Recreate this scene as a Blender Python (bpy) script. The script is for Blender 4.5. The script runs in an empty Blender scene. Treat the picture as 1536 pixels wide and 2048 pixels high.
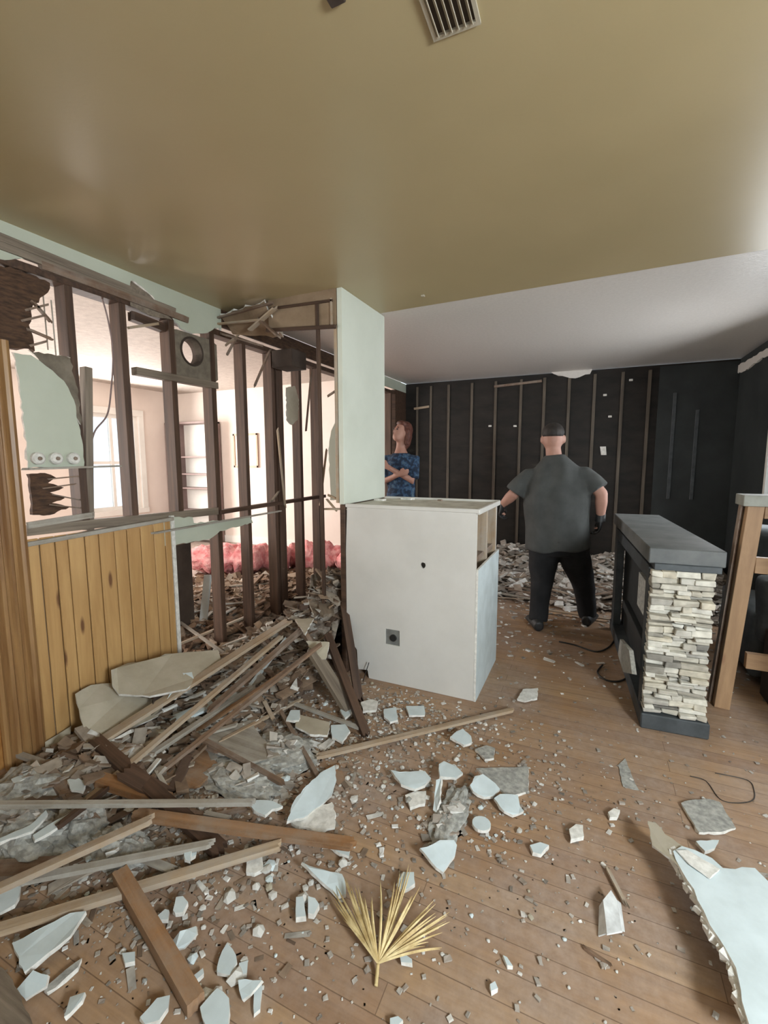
import bpy, bmesh, math, random
import numpy as np
from mathutils import Vector, Matrix, noise
RND = random.Random(7)
S = bpy.context.scene
COL = S.collection
V = Vector

# ------------------------------------------------------------------ camera
F_PX, PITCH, ROLL, YAW, CAM_H = 900.0, .1145, -.002, .43, 1.45
cy, sy, cp, sp = math.cos(YAW), math.sin(YAW), math.cos(PITCH), math.sin(PITCH)
cF = V((-sy*cp, cy*cp, -sp)); R0 = V((cy, sy, 0)); U0 = R0.cross(cF)
cR = math.cos(ROLL)*R0 + math.sin(ROLL)*U0; cU = -math.sin(ROLL)*R0 + math.cos(ROLL)*U0
cC = V((0, 0, CAM_H))
cam = bpy.data.objects.new('camera', bpy.data.cameras.new('camera')); COL.objects.link(cam)
mw = Matrix((cR, cU, -cF)).transposed().to_4x4(); mw.translation = cC
cam.matrix_world = mw
cam.data.sensor_fit = 'HORIZONTAL'; cam.data.sensor_width = 36; cam.data.lens = 36*F_PX/1536
cam.data.clip_start = .02
S.camera = cam

def on(px, py, ax, val):
    """point of the plane axis=val that lies behind a photo pixel (a survey helper)"""
    d = cF + cR*((px-768)/F_PX) - cU*((py-1024)/F_PX)
    t = (val-cC[ax])/d[ax]
    return cC + d*t
def G(px, py, z=0.0): return on(px, py, 2, z)
WX = -2.45                       # plane of the left stud wall
CH = 2.52                        # ceiling height
YC = 2.56                        # plane of the counter front / bulkhead
YB = 3.08                        # end of the beige ceiling
YF = 6.1                         # far wall
XR = 1.40                        # right wall of the back room

# ------------------------------------------------------------------ light and exposure
S.view_settings.view_transform = 'Standard'; S.view_settings.look = 'None'
S.view_settings.gamma = 1; S.view_settings.use_curve_mapping = False
S.view_settings.exposure = -0.18
w = bpy.data.worlds.new('daylight'); S.world = w; w.use_nodes = True
w.node_tree.nodes['Background'].inputs[0].default_value = (.80, .90, 1.0, 1)
w.node_tree.nodes['Background'].inputs[1].default_value = 2.2

def area(name, loc, aim, sx, sy_, power, color):
    l = bpy.data.lights.new(name, 'AREA'); l.shape = 'RECTANGLE'; l.size = sx; l.size_y = sy_
    l.energy = power; l.color = color
    o = bpy.data.objects.new(name, l); COL.objects.link(o); o.location = loc
    o.rotation_euler = (V(aim)-V(loc)).to_track_quat('-Z', 'Y').to_euler()
    return o
area('daylight_right_window', (1.76, -.15, 1.62), (-.4, 2.3, .4), .6, .7, 165, (.86, .95, 1.0))
area('daylight_rear_window', (.4, -2.52, 1.55), (-.2, 1, 1.2), 2.4, 1.3, 15, (.90, .96, 1.0))
area('daylight_back_room_window', (1.46, 4.4, 1.5), (-1.0, 3.3, .8), 1.1, 1.0, 42, (.93, .97, 1.0))
area('daylight_left_room_window', (-6.85, 4.6, 1.6), (-3, 4.2, 1.3), 1.3, 1.3, 150, (1, .95, .91))
area('left_room_front_light', (-5.0, .25, 1.5), (-5.0, 4, 1.6), 2.2, 1.3, 150, (1, .95, .91))  # unseen area light beside the south wall, which has no window

# ------------------------------------------------------------------ materials
def mk(name):
    m = bpy.data.materials.new(name); m.use_nodes = True
    nt = m.node_tree; b = nt.nodes['Principled BSDF']
    return m, nt, b
def N(nt, t, **k):
    n = nt.nodes.new(t)
    for a, v in k.items():
        if a in n.inputs: n.inputs[a].default_value = v
        else: setattr(n, a, v)
    return n
def ramp(nt, fac, stops):
    r = nt.nodes.new('ShaderNodeValToRGB'); e = r.color_ramp.elements
    while len(e) < len(stops): e.new(.5)
    for i, (p, c) in enumerate(stops):
        e[i].position = p; e[i].color = (*c, 1)
    nt.links.new(fac, r.inputs[0]); return r.outputs[0]
def coords(nt, stretch=(1, 1, 1), rnd=True):
    tc = N(nt, 'ShaderNodeTexCoord'); mp = N(nt, 'ShaderNodeMapping'); mp.inputs['Scale'].default_value = stretch
    nt.links.new(tc.outputs['Object'], mp.inputs['Vector'])
    if rnd:
        oi = N(nt, 'ShaderNodeObjectInfo'); ml = N(nt, 'ShaderNodeMath', operation='MULTIPLY'); ml.inputs[1].default_value = 37.
        nt.links.new(oi.outputs['Random'], ml.inputs[0]); nt.links.new(ml.outputs[0], mp.inputs['Location'])
    return mp.outputs[0]
def bump(nt, b, h, s=.3, d=.01):
    bp = N(nt, 'ShaderNodeBump'); bp.inputs['Strength'].default_value = s; bp.inputs['Distance'].default_value = d
    nt.links.new(h, bp.inputs['Height']); nt.links.new(bp.outputs[0], b.inputs['Normal'])
def mixc(nt, fac, a, b_, mode='MIX'):
    m = N(nt, 'ShaderNodeMix', data_type='RGBA', blend_type=mode)
    def put(s, v):
        if isinstance(v, (int, float)): s.default_value = v
        elif isinstance(v, tuple): s.default_value = (*v, 1)
        else: nt.links.new(v, s)
    put(m.inputs[0], fac); put(m.inputs[6], a); put(m.inputs[7], b_)
    return m.outputs[2]
def mottled(name, c1, c2, scale=6, rough=.7, stretch=(1, 1, 1), bs=.25, bd=.006, detail=6, lo=.35, hi=.65, c3=None, metal=0):
    m, nt, b = mk(name); co = coords(nt, stretch)
    n = N(nt, 'ShaderNodeTexNoise', Scale=scale, Detail=detail, Roughness=.6); nt.links.new(co, n.inputs['Vector'])
    st = [(lo, c1), (hi, c2)] + ([(min(.98, hi+.12), c3)] if c3 else [])
    nt.links.new(ramp(nt, n.outputs[0], st), b.inputs['Base Color'])
    b.inputs['Roughness'].default_value = rough; b.inputs['Metallic'].default_value = metal
    if bs: bump(nt, b, n.outputs[0], bs, bd)
    return m
def wood(name, c1, c2, rough=.65, knots=None, dust=None, along=2.0, across=34):
    m, nt, b = mk(name); co = coords(nt, (along, across, across))
    n = N(nt, 'ShaderNodeTexNoise', Scale=1.0, Detail=5, Roughness=.65, Distortion=.4); nt.links.new(co, n.inputs['Vector'])
    c = ramp(nt, n.outputs[0], [(.32, c1), (.66, c2)])
    if knots:
        k = N(nt, 'ShaderNodeTexVoronoi', Scale=1.0); co2 = coords(nt, (2.2, 9, 9)); nt.links.new(co2, k.inputs['Vector'])
        kf = ramp(nt, k.outputs['Distance'], [(.06, (1, 1, 1)), (.13, (0, 0, 0))])
        c = mixc(nt, kf, c, knots)
    if dust:
        d = N(nt, 'ShaderNodeTexNoise', Scale=4.0, Detail=8, Roughness=.75); nt.links.new(coords(nt), d.inputs['Vector'])
        c = mixc(nt, ramp(nt, d.outputs[0], [(.42, (0, 0, 0)), (.68, (.8, .8, .8))]), c, dust)
    nt.links.new(c, b.inputs['Base Color']); b.inputs['Roughness'].default_value = rough
    bump(nt, b, n.outputs[0], .25, .002); return m
def island(name, stops, rough=.85, scale=25):
    m, nt, b = mk(name); g = N(nt, 'ShaderNodeNewGeometry')
    r = ramp(nt, g.outputs['Random Per Island'], stops)
    n = N(nt, 'ShaderNodeTexNoise', Scale=scale, Detail=5); nt.links.new(coords(nt), n.inputs['Vector'])
    nt.links.new(mixc(nt, .45, r, ramp(nt, n.outputs[0], [(.3, (.35, .33, .3)), (.7, (1.2, 1.2, 1.2))]), 'MULTIPLY'), b.inputs['Base Color'])
    b.inputs['Roughness'].default_value = rough; bump(nt, b, n.outputs[0], .4, .004); return m
M = {}
# ceiling: olive beige satin paint
m, nt, b = mk('beige_satin_paint'); co = coords(nt, rnd=False)
n = N(nt, 'ShaderNodeTexNoise', Scale=1.3, Detail=3); nt.links.new(co, n.inputs['Vector'])
nt.links.new(ramp(nt, n.outputs[0], [(.3, (.405, .325, .178)), (.7, (.45, .365, .207))]), b.inputs['Base Color'])
b.inputs['Roughness'].default_value = .36; b.inputs['Specular IOR Level'].default_value = .55
n2 = N(nt, 'ShaderNodeTexNoise', Scale=70, Detail=2); nt.links.new(co, n2.inputs['Vector']); bump(nt, b, n2.outputs[0], .12, .002)
M['beige'] = m
def stipple(name, c1, c2, rough, sc=60, s=.5):
    m, nt, b = mk(name); co = coords(nt, rnd=False)
    n = N(nt, 'ShaderNodeTexNoise', Scale=sc, Detail=4, Roughness=.7); nt.links.new(co, n.inputs['Vector'])
    nt.links.new(ramp(nt, n.outputs[0], [(.3, c1), (.7, c2)]), b.inputs['Base Color'])
    b.inputs['Roughness'].default_value = rough; bump(nt, b, n.outputs[0], s, .006); return m
M['white_ceiling'] = stipple('textured_white_ceiling', (.66, .62, .57), (.74, .70, .65), .40, 45, .5)
M['brush_ceiling'] = stipple('brushed_plaster_ceiling', (.42, .37, .33), (.58, .52, .46), .8, 14, .8)
M['paint'] = mottled('pale_green_white_paint', (.47, .50, .40), (.53, .56, .46), 2.5, .55, bs=.05)
M['column_paint'] = mottled('pale_mint_paint', (.60, .63, .54), (.66, .69, .60), 2.5, .5, bs=.05)
M['peach'] = mottled('peach_wall_paint', (.76, .67, .60), (.82, .73, .66), 2, .7, bs=.05)
M['white'] = mottled('white_gloss_trim', (.76, .75, .70), (.84, .83, .78), 3, .4, bs=.05)
M['offwhite'] = mottled('offwhite_wall_paint', (.55, .52, .44), (.62, .58, .50), 2, .6, bs=.05)
M['drywall_face'] = mottled('drywall_white_face', (.54, .61, .62), (.64, .72, .74), 9, .65, bs=.08)
M['gypsum'] = mottled('gypsum_core', (.60, .58, .53), (.82, .80, .75), 40, .95, bs=.5)
M['paperback'] = mottled('drywall_paper_backing', (.38, .335, .25), (.47, .42, .33), 7, .85, bs=.15)
M['grey_back'] = mottled('grey_speckled_board_backing', (.24, .24, .22), (.46, .45, .41), 40, .9, bs=.5)
M['box_paint'] = mottled('counter_white_paint', (.60, .58, .54), (.67, .65, .61), 2.5, .5, bs=.05)
M['box_top'] = mottled('dusty_counter_top', (.42, .39, .32), (.66, .63, .55), 9, .8, bs=.3)
M['stud'] = wood('old_dark_stud_wood', (.036, .018, .010), (.100, .054, .032))
M['stud_grey'] = wood('weathered_grey_stud_wood', (.12, .09, .065), (.27, .22, .165))
M['lath'] = wood('tan_lath_wood', (.28, .19, .115), (.47, .35, .23), dust=(.40, .36, .31))
M['lath_dark'] = wood('brown_lath_wood', (.11, .065, .04), (.24, .15, .095), dust=(.30, .26, .22))
M['lath_grey'] = wood('dusty_grey_board', (.22, .19, .15), (.40, .36, .30), dust=(.44, .42, .38))
M['orange_wood'] = wood('orange_brown_stud_wood', (.16, .07, .022), (.34, .17, .07), dust=(.30, .23, .17))
M['pine'] = wood('knotty_pine', (.41, .225, .08), (.58, .355, .145), .5, knots=(.17, .075, .03), across=12, along=1.2)
M['pine_trim'] = wood('varnished_pine_trim', (.19, .09, .033), (.42, .245, .10), .38, across=20, along=1)
M['pine_door'] = wood('varnished_pine_door', (.33, .155, .045), (.50, .27, .09), .35, across=10)
M['pine_raw'] = wood('fresh_pine_timber', (.27, .155, .078), (.41, .25, .13), .6, knots=(.22, .10, .05), across=14)
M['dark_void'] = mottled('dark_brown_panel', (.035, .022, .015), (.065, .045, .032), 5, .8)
M['sheath'] = mottled('black_brown_sheathing_board', (.006, .0045, .003), (.020, .015, .011), 3, .75, stretch=(1, 1, 3), c3=(.05, .042, .033))
M['strip'] = wood('grey_brown_furring_strip', (.06, .046, .032), (.135, .108, .08))
M['teal_wall'] = mottled('dark_slate_painted_wall', (.017, .021, .021), (.030, .036, .036), 3, .6, bs=.1)
M['charcoal'] = mottled('charcoal_laminate', (.040, .047, .052), (.070, .080, .086), 12, .5, bs=.06)
M['charcoal_top'] = mottled('dusty_charcoal_top', (.085, .090, .090), (.155, .160, .155), 5, .55, bs=.05)
M['blackbox'] = mottled('black_firebox', (.010, .012, .012), (.022, .025, .025), 8, .6)
M['brown_back'] = mottled('grey_brown_backing_board', (.12, .098, .072), (.22, .185, .14), 12, .9, bs=.4)
M['old_panel'] = mottled('dark_brown_old_wood', (.035, .016, .007), (.10, .05, .024), 6, .8, stretch=(1, 3, 14), bs=.4)
M['bulkhead'] = mottled('brown_stripped_board', (.20, .135, .08), (.31, .22, .14), 6, .7, bs=.15)
M['stone'] = island('stacked_ledge_stone', [(0, (.20, .19, .17)), (.18, (.52, .48, .40)), (.4, (.70, .67, .59)), (.6, (.42, .40, .36)), (.75, (.66, .60, .48)), (1, (.78, .76, .69))])
M['rubble_left'] = island('mixed_rubble', [(0, (.10, .06, .04)), (.25, (.30, .21, .14)), (.5, (.17, .12, .085)), (.7, (.42, .36, .29)), (.86, (.34, .31, .27)), (1, (.72, .71, .67))])
M['rubble_grey'] = island('plaster_rubble', [(0, (.20, .17, .14)), (.3, (.46, .42, .37)), (.55, (.30, .24, .19)), (.8, (.62, .59, .54)), (1, (.82, .81, .78))])
M['rubble_brown'] = island('brown_rubble', [(0, (.09, .05, .03)), (.4, (.30, .19, .115)), (.7, (.20, .13, .085)), (.9, (.45, .35, .26)), (1, (.62, .56, .48))])
M['mound'] = mottled('dusty_rubble_bed', (.11, .080, .058), (.32, .27, .22), 22, .95, bs=.8, bd=.02)
M['insul'] = mottled('pink_fibreglass', (.72, .20, .21), (.92, .50, .48), 14, .98, bs=.9, bd=.03)
M['metal'] = mottled('galvanised_metal', (.28, .29, .28), (.42, .43, .41), 14, .45, bs=.05, metal=.6)
M['black'] = mottled('black_plastic', (.008, .008, .008), (.02, .02, .02), 10, .5, bs=0)
M['cable'] = mottled('black_cable_rubber', (.012, .011, .010), (.03, .028, .025), 10, .5, bs=0)
M['palm'] = mottled('dried_palm', (.46, .32, .13), (.80, .66, .36), 18, .7, stretch=(1, 1, 1), bs=.1)
M['shirt'] = mottled('grey_cotton', (.050, .053, .051), (.072, .075, .072), 7, .95, bs=.15)
M['trouser'] = mottled('black_cotton', (.006, .006, .007), (.014, .014, .015), 9, .95, bs=.15)
M['skin'] = mottled('skin', (.36, .185, .135), (.44, .235, .175), 7, .6, bs=.05)
M['hair'] = mottled('dark_hair', (.012, .009, .007), (.028, .02, .015), 40, .7, bs=.4)
M['brown_hair'] = mottled('red_brown_hair', (.07, .022, .014), (.14, .045, .028), 40, .6, bs=.4)
M['blue_shirt'] = mottled('blue_patterned_cotton', (.012, .022, .045), (.03, .075, .15), 22, .9, bs=.1, lo=.45, hi=.55, c3=(.10, .15, .18))
M['shoe'] = mottled('dark_shoe_leather', (.010, .010, .010), (.03, .03, .03), 10, .6, bs=.1)
M['mauve'] = mottled('mauve_brown_bookcase', (.20, .14, .13), (.26, .19, .175), 4, .6, bs=.05)
M['upholstery'] = mottled('slate_upholstery', (.05, .056, .058), (.085, .092, .094), 9, .95, bs=.3)
M['frame_grey'] = mottled('painted_grey_slab', (.20, .20, .17), (.30, .30, .26), 7, .7, bs=.1)
M['paper'] = mottled('printed_white_card', (.50, .50, .49), (.78, .80, .80), 16, .7, bs=.2)
M['picture'] = mottled('pale_peach_print', (.72, .57, .47), (.84, .72, .62), 3, .6, bs=0)
M['gold_frame'] = mottled('thin_tan_frame', (.45, .30, .20), (.55, .38, .26), 3, .5, bs=0)
m, nt, b = mk('window_glass'); b.inputs['Transmission Weight'].default_value = 1; b.inputs['Roughness'].default_value = 0.02; b.inputs['IOR'].default_value = 1.02
M['glass'] = m
# floor: narrow oak strips running along X, with plaster dust
m, nt, b = mk('oak_strip_floor'); tc = N(nt, 'ShaderNodeTexCoord')
br = N(nt, 'ShaderNodeTexBrick', Scale=1.0); br.offset = .37; br.offset_frequency = 2
for k, v in {'Brick Width': 2.3, 'Row Height': .083, 'Mortar Size': .0016, 'Mortar Smooth': .2, 'Bias': 0.0}.items(): br.inputs[k].default_value = v
br.inputs['Color1'].default_value = (0, 0, 0, 1); br.inputs['Color2'].default_value = (1, 1, 1, 1); br.inputs['Mortar'].default_value = (.5, .5, .5, 1)
nt.links.new(tc.outputs['Object'], br.inputs['Vector'])
base = ramp(nt, br.outputs['Color'], [(0, (.37, .215, .105)), (.3, (.43, .26, .13)), (.6, (.32, .18, .09)), (1, (.47, .295, .15))])
mp = N(nt, 'ShaderNodeMapping'); mp.inputs['Scale'].default_value = (2.2, 40, 1); nt.links.new(tc.outputs['Object'], mp.inputs[0])
gn = N(nt, 'ShaderNodeTexNoise', Scale=1.0, Detail=6, Roughness=.65, Distortion=.5); nt.links.new(mp.outputs[0], gn.inputs['Vector'])
base = mixc(nt, .65, base, ramp(nt, gn.outputs[0], [(.3, (.55, .50, .45)), (.7, (1.15, 1.15, 1.15))]), 'MULTIPLY')
d1 = N(nt, 'ShaderNodeTexNoise', Scale=1.5, Detail=9, Roughness=.72); nt.links.new(tc.outputs['Object'], d1.inputs['Vector'])
d2 = N(nt, 'ShaderNodeTexNoise', Scale=30., Detail=4, Roughness=.7); nt.links.new(tc.outputs['Object'], d2.inputs['Vector'])
sx = N(nt, 'ShaderNodeSeparateXYZ'); nt.links.new(tc.outputs['Object'], sx.inputs[0])
gr = N(nt, 'ShaderNodeMapRange'); nt.links.new(sx.outputs[0], gr.inputs[0])      # the plaster dust lies thicker towards the wrecked wall
for k, v in {1: -2.2, 2: .6, 3: .42, 4: -.01}.items(): gr.inputs[k].default_value = v
ad = N(nt, 'ShaderNodeMath', operation='ADD'); nt.links.new(d1.outputs[0], ad.inputs[0]); nt.links.new(gr.outputs[0], ad.inputs[1])
df = ramp(nt, ad.outputs[0], [(.36, (.08, .08, .08)), (.72, (.92, .92, .92))])
dust = ramp(nt, d2.outputs[0], [(.3, (.25, .19, .158)), (.7, (.41, .335, .29))])
base = mixc(nt, df, base, dust)
base = mixc(nt, ramp(nt, br.outputs['Fac'], [(.3, (0, 0, 0)), (.8, (.6, .6, .6))]), base, (.10, .055, .03))
nt.links.new(base, b.inputs['Base Color']); b.inputs['Roughness'].default_value = .55
bump(nt, b, br.outputs['Fac'], -.5, .004)
M['floor'] = m

# ------------------------------------------------------------------ object helpers
def tag(o, label=None, cat=None, group=None, kind=None):
    for k, v in (('label', label), ('category', cat), ('group', group), ('kind', kind)):
        if v: o[k] = v
    return o
def link(name, me, parent=None, mw=None, mats=()):
    o = bpy.data.objects.new(name, me); COL.objects.link(o)
    for mm in mats: me.materials.append(M[mm])
    mw = mw or Matrix()
    if parent is not None:
        o.parent = parent; o.matrix_basis = parent['_inv_mw'] @ mw if False else (PMW[parent.name].inverted() @ mw)
    else: o.matrix_basis = mw
    PMW[o.name] = mw
    return o
PMW = {}
def empty(name, loc, label=None, cat=None, group=None, rz=0):
    o = bpy.data.objects.new(name, None); COL.objects.link(o)
    mw = Matrix.Translation(V(loc)) @ Matrix.Rotation(rz, 4, 'Z'); o.matrix_basis = mw; PMW[o.name] = mw
    o.empty_display_size = .1
    return tag(o, label, cat, group)
def from_bm(name, bm, mats, parent=None, mw=None, recenter=True, smooth=False):
    """bm holds world coordinates unless mw is given"""
    if mw is None and recenter and len(bm.verts):
        lo = V([min(v.co[i] for v in bm.verts) for i in range(3)]); hi = V([max(v.co[i] for v in bm.verts) for i in range(3)])
        c = V(((lo.x+hi.x)/2, (lo.y+hi.y)/2, lo.z))
        bmesh.ops.translate(bm, verts=bm.verts, vec=-c); mw = Matrix.Translation(c)
    bmesh.ops.recalc_face_normals(bm, faces=bm.faces)
    me = bpy.data.meshes.new(name); bm.to_mesh(me); bm.free()
    if smooth:
        for p in me.polygons: p.use_smooth = True
    return link(name, me, parent, mw, [mats] if isinstance(mats, str) else mats)
def add_box(bm, lo, hi, mat=None, mi=0):
    lo, hi = V(lo), V(hi); c = (lo+hi)/2; s = hi-lo
    T = Matrix.Translation(c) @ Matrix.Diagonal((*s, 1))
    if mat is not None: T = mat @ T
    vs = [bm.verts.new(T @ V((x, y, z))) for x in (-.5, .5) for y in (-.5, .5) for z in (-.5, .5)]
    for q in ((0, 1, 3, 2), (4, 6, 7, 5), (0, 4, 5, 1), (2, 3, 7, 6), (0, 2, 6, 4), (1, 5, 7, 3)):
        bm.faces.new([vs[k] for k in q]).material_index = mi
    return vs
def box(name, lo, hi, mat, parent=None, bev=.003, mw=None):
    bm = bmesh.new(); add_box(bm, lo, hi, mw)
    if bev: bmesh.ops.bevel(bm, geom=list(bm.edges), offset=bev, segments=1, affect='EDGES', clamp_overlap=True)
    return from_bm(name, bm, mat, parent)
def jag_line(pts, amp, step, rnd, closed=True, nrm=None):
    out = []
    n = len(pts)
    for i in range(n if closed else n-1):
        a, b_ = V(pts[i]), V(pts[(i+1) % n]); L = (b_-a).length
        k = max(1, int(L/step)); out.append(a)
        d = (b_-a).normalized(); side = d.cross(nrm) if nrm else None
        for j in range(1, k):
            p = a.lerp(b_, j/k)
            if amp and side: p = p + side*rnd.uniform(-amp, amp) + d*rnd.uniform(-step, step)*.2
            out.append(p)
    return out
def slab(name, pts, th, mats, parent=None, jag=0, step=.04, seed=0, holes=None, edge_jag=None, warp=0):
    """outline (world points, roughly planar) given a real thickness th along its normal (away from first side); mats = (face, edge, back)"""
    rnd = random.Random(seed+len(pts)*7)
    pts = [V(p) for p in pts]
    c = sum(pts, V())/len(pts)
    nrm = V()
    for i in range(len(pts)): nrm += (pts[i]-c).cross(pts[(i+1) % len(pts)]-c)
    nrm.normalize()
    view = cC-c
    if nrm.dot(view) < 0: nrm = -nrm
    if jag: pts = jag_line(pts, jag, step, rnd, nrm=nrm)
    bm = bmesh.new()
    vs = [bm.verts.new(p) for p in pts]
    f = bm.faces.new(vs); f.material_index = 0
    back = [bm.verts.new(p - nrm*th + (V((rnd.uniform(-1, 1), rnd.uniform(-1, 1), rnd.uniform(-1, 1)))*jag*.8 if jag else V())) for p in pts]
    g = bm.faces.new(list(reversed(back))); g.material_index = 2 if (not isinstance(mats, str) and len(mats) > 2) else 0
    n = len(pts)
    for i in range(n):
        q = bm.faces.new((vs[i], back[i], back[(i+1) % n], vs[(i+1) % n])); q.material_index = 1 if (not isinstance(mats, str) and len(mats) > 1) else 0
    bm.normal_update(); bmesh.ops.triangulate(bm, faces=[x for x in bm.faces if len(x.verts) > 4], ngon_method='EAR_CLIP')
    return from_bm(name, bm, mats, parent)
def member(name, a, b_, w_, t, mat, parent=None, up=(0, 0, 1), splinter=0, seed=0, bev=.002, bow=0):
    """a timber from a to b: local X along its length, width w_, thickness t (along up)"""
    a, b_ = V(a), V(b_); L = (b_-a).length; x = (b_-a).normalized(); up = V(up)
    if abs(x.dot(up)) > .97: up = V((1, 0, 0))
    y = up.cross(x).normalized(); z = x.cross(y)
    mw = Matrix((x, y, z)).transposed().to_4x4(); mw.translation = a
    rnd = random.Random(seed or hash((round(a.x, 3), round(b_.y, 3))) % 9999)
    bm = bmesh.new()
    if splinter:
        k = 5; out = []
        for i in range(k+1): out.append((-rnd.uniform(0, splinter) if i % 2 else rnd.uniform(0, splinter)*.5, w_*(i/k-.5)))
        for i in range(k, -1, -1): out.append((L+(rnd.uniform(0, splinter) if i % 2 else -rnd.uniform(0, splinter)*.6), w_*(i/k-.5)))
        lo = [bm.verts.new((p[0], p[1], -t/2)) for p in out]; hi = [bm.verts.new((p[0]+rnd.uniform(-1, 1)*splinter*.3, p[1], t/2)) for p in out]
        bm.faces.new(hi); bm.faces.new(list(reversed(lo))); n = len(out)
        for i in range(n): bm.faces.new((hi[i], lo[i], lo[(i+1) % n], hi[(i+1) % n]))
        bm.normal_update(); bmesh.ops.triangulate(bm, faces=[f for f in bm.faces if len(f.verts) > 4])
    else:
        add_box(bm, (0, -w_/2, -t/2), (L, w_/2, t/2))
        if bev: bmesh.ops.bevel(bm, geom=list(bm.edges), offset=min(bev, t*.25, w_*.25), segments=1, affect='EDGES')
    return from_bm(name, bm, mat, parent, mw)
def curve_tube(name, pts, r, mat, parent=None, seg=6, sub=6):
    P = [V(p) for p in pts]; Q = []
    for i in range(len(P)-1):
        p0, p1, p2, p3 = P[max(i-1, 0)], P[i], P[i+1], P[min(i+2, len(P)-1)]
        for j in range(sub):
            t = j/sub; Q.append(.5*((2*p1)+(p2-p0)*t+(2*p0-5*p1+4*p2-p3)*t*t+(3*p1-p0-3*p2+p3)*t**3))
    Q.append(P[-1]); bm = bmesh.new(); tube(bm, Q, [r]*len(Q), seg); return from_bm(name, bm, mat, parent, smooth=True)
def tube(bm, pts, rad, seg=12, flat=None, up=None):
    """lofted limb through points; rad: radius or (rx, ry) pairs"""
    rings = []; n = len(pts); last = V(up) if up else None
    for i, p in enumerate(pts):
        d = (V(pts[min(i+1, n-1)])-V(pts[max(i-1, 0)])).normalized()
        u = last if last else (V((0, 1, 0)) if abs(d.y) < .9 else V((1, 0, 0)))
        s = d.cross(u)
        if s.length < 1e-4: s = d.cross(V((1, 0, .1)))
        s.normalize(); u2 = s.cross(d).normalized()
        if not up: last = u2
        r = rad[i]; rx, ry = r if isinstance(r, tuple) else (r, r)
        rings.append([bm.verts.new(V(p)+s*math.cos(a)*rx+u2*math.sin(a)*ry) for a in [k*2*math.pi/seg for k in range(seg)]])
    for i in range(n-1):
        for k in range(seg): bm.faces.new((rings[i][k], rings[i][(k+1) % seg], rings[i+1][(k+1) % seg], rings[i+1][k]))
    bm.faces.new(list(reversed(rings[0]))); bm.faces.new(rings[-1])
def ball(bm, c, r, seg=14, rot=None):
    T = Matrix.Translation(V(c))
    if rot is not None: T = T @ rot
    T = T @ Matrix.Diagonal((*(r if isinstance(r, tuple) else (r, r, r)), 1))
    bmesh.ops.create_uvsphere(bm, u_segments=seg, v_segments=seg, radius=1, matrix=T)
def fuse(name, bm, mat, parent, voxel=.012, smooth_it=4, disp=None):
    """merge the overlapping lofts of one garment or body into one continuous skin"""
    bmesh.ops.recalc_face_normals(bm, faces=bm.faces)
    me = bpy.data.meshes.new('tmp'); bm.to_mesh(me); bm.free()
    o = bpy.data.objects.new('tmp', me); COL.objects.link(o)
    r = o.modifiers.new('r', 'REMESH'); r.mode = 'VOXEL'; r.voxel_size = voxel
    if smooth_it:
        s = o.modifiers.new('s', 'SMOOTH'); s.factor = .5; s.iterations = smooth_it
    dg = bpy.context.evaluated_depsgraph_get(); dg.update()
    me2 = bpy.data.meshes.new_from_object(o.evaluated_get(dg)); bpy.data.objects.remove(o)
    bm = bmesh.new(); bm.from_mesh(me2)
    if disp:
        for v in bm.verts: v.co += disp(v.co)
    return from_bm(name, bm, mat, parent, smooth=True)
def L_(px, py, x=WX): return on(px, py, 0, x)

# ------------------------------------------------------------------ setting
def struct(o): o['kind'] = 'structure'; return o
XL2, YS2, ZL2 = -7.0, .1, 2.66     # left room extents
struct(box('floor', (XL2, -2.6, -.06), (3.2, YF, 0), 'floor', bev=0))
# beige ceiling (main room), its far edge slightly cut
struct(slab('ceiling', [(-2.6, -2.6, CH), (3.2, -2.6, CH), (3.2, YB-.10, CH), (XR, YB-.06, CH), (-1.46, YB+.04, CH), (-1.46, YC+.5, CH), (-2.45, YC+.5, CH), (-2.6, YC, CH)], .1, 'beige'))
struct(box('ceiling_back_room', (-2.45, YC+.05, CH+.006), (XR+.2, YF+.1, CH+.1), 'white_ceiling', bev=0))
struct(box('ceiling_left_room', (XL2, YS2, ZL2), (-2.56, YF, ZL2+.08), 'brush_ceiling', bev=0))
# upper drywall of the left wall with its torn lower edge
torn = [(0, 518), (30, 517), (92, 523), (104, 534), (128, 538), (190, 555), (258, 577), (263, 561), (282, 572), (305, 592), (330, 622), (346, 636), (362, 657), (385, 667), (418, 664), (430, 655)]
bm = bmesh.new(); X0, X1 = WX-.014, WX
tl = [V((WX, -2.6, 2.42)), V((WX, .15, 2.42)), V((WX, 1.02, 2.42))] + [L_(*p) for p in torn]; tl.append(V((WX, YC, tl[-1].z)))
rnd = random.Random(2); fine = []
for a_, b_ in zip(tl[:-1], tl[1:]):
    fine.append(a_)
    if a_.y > 1: fine += [a_.lerp(b_, t)+V((0, 0, rnd.uniform(-.006, .006))) for t in (.33, .66)]
fine.append(tl[-1])
fr_b = [bm.verts.new((X1, p.y, p.z)) for p in fine]; fr_t = [bm.verts.new((X1, p.y, CH)) for p in fine]
bk_b = [bm.verts.new((X0, p.y, p.z+rnd.uniform(-.008, .004))) for p in fine]; bk_t = [bm.verts.new((X0, p.y, CH)) for p in fine]
for k in range(len(fine)-1):
    for q, mi in (((fr_b[k], fr_b[k+1], fr_t[k+1], fr_t[k]), 0), ((bk_b[k], bk_t[k], bk_t[k+1], bk_b[k+1]), 2), ((fr_b[k], bk_b[k], bk_b[k+1], fr_b[k+1]), 1)):
        f = bm.faces.new(q); f.material_index = mi
add_box(bm, (X0, -2.6, 0), (X1, .15, 2.42))
struct(from_bm('wall_left', bm, ('paint', 'gypsum', 'paperback')))
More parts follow.
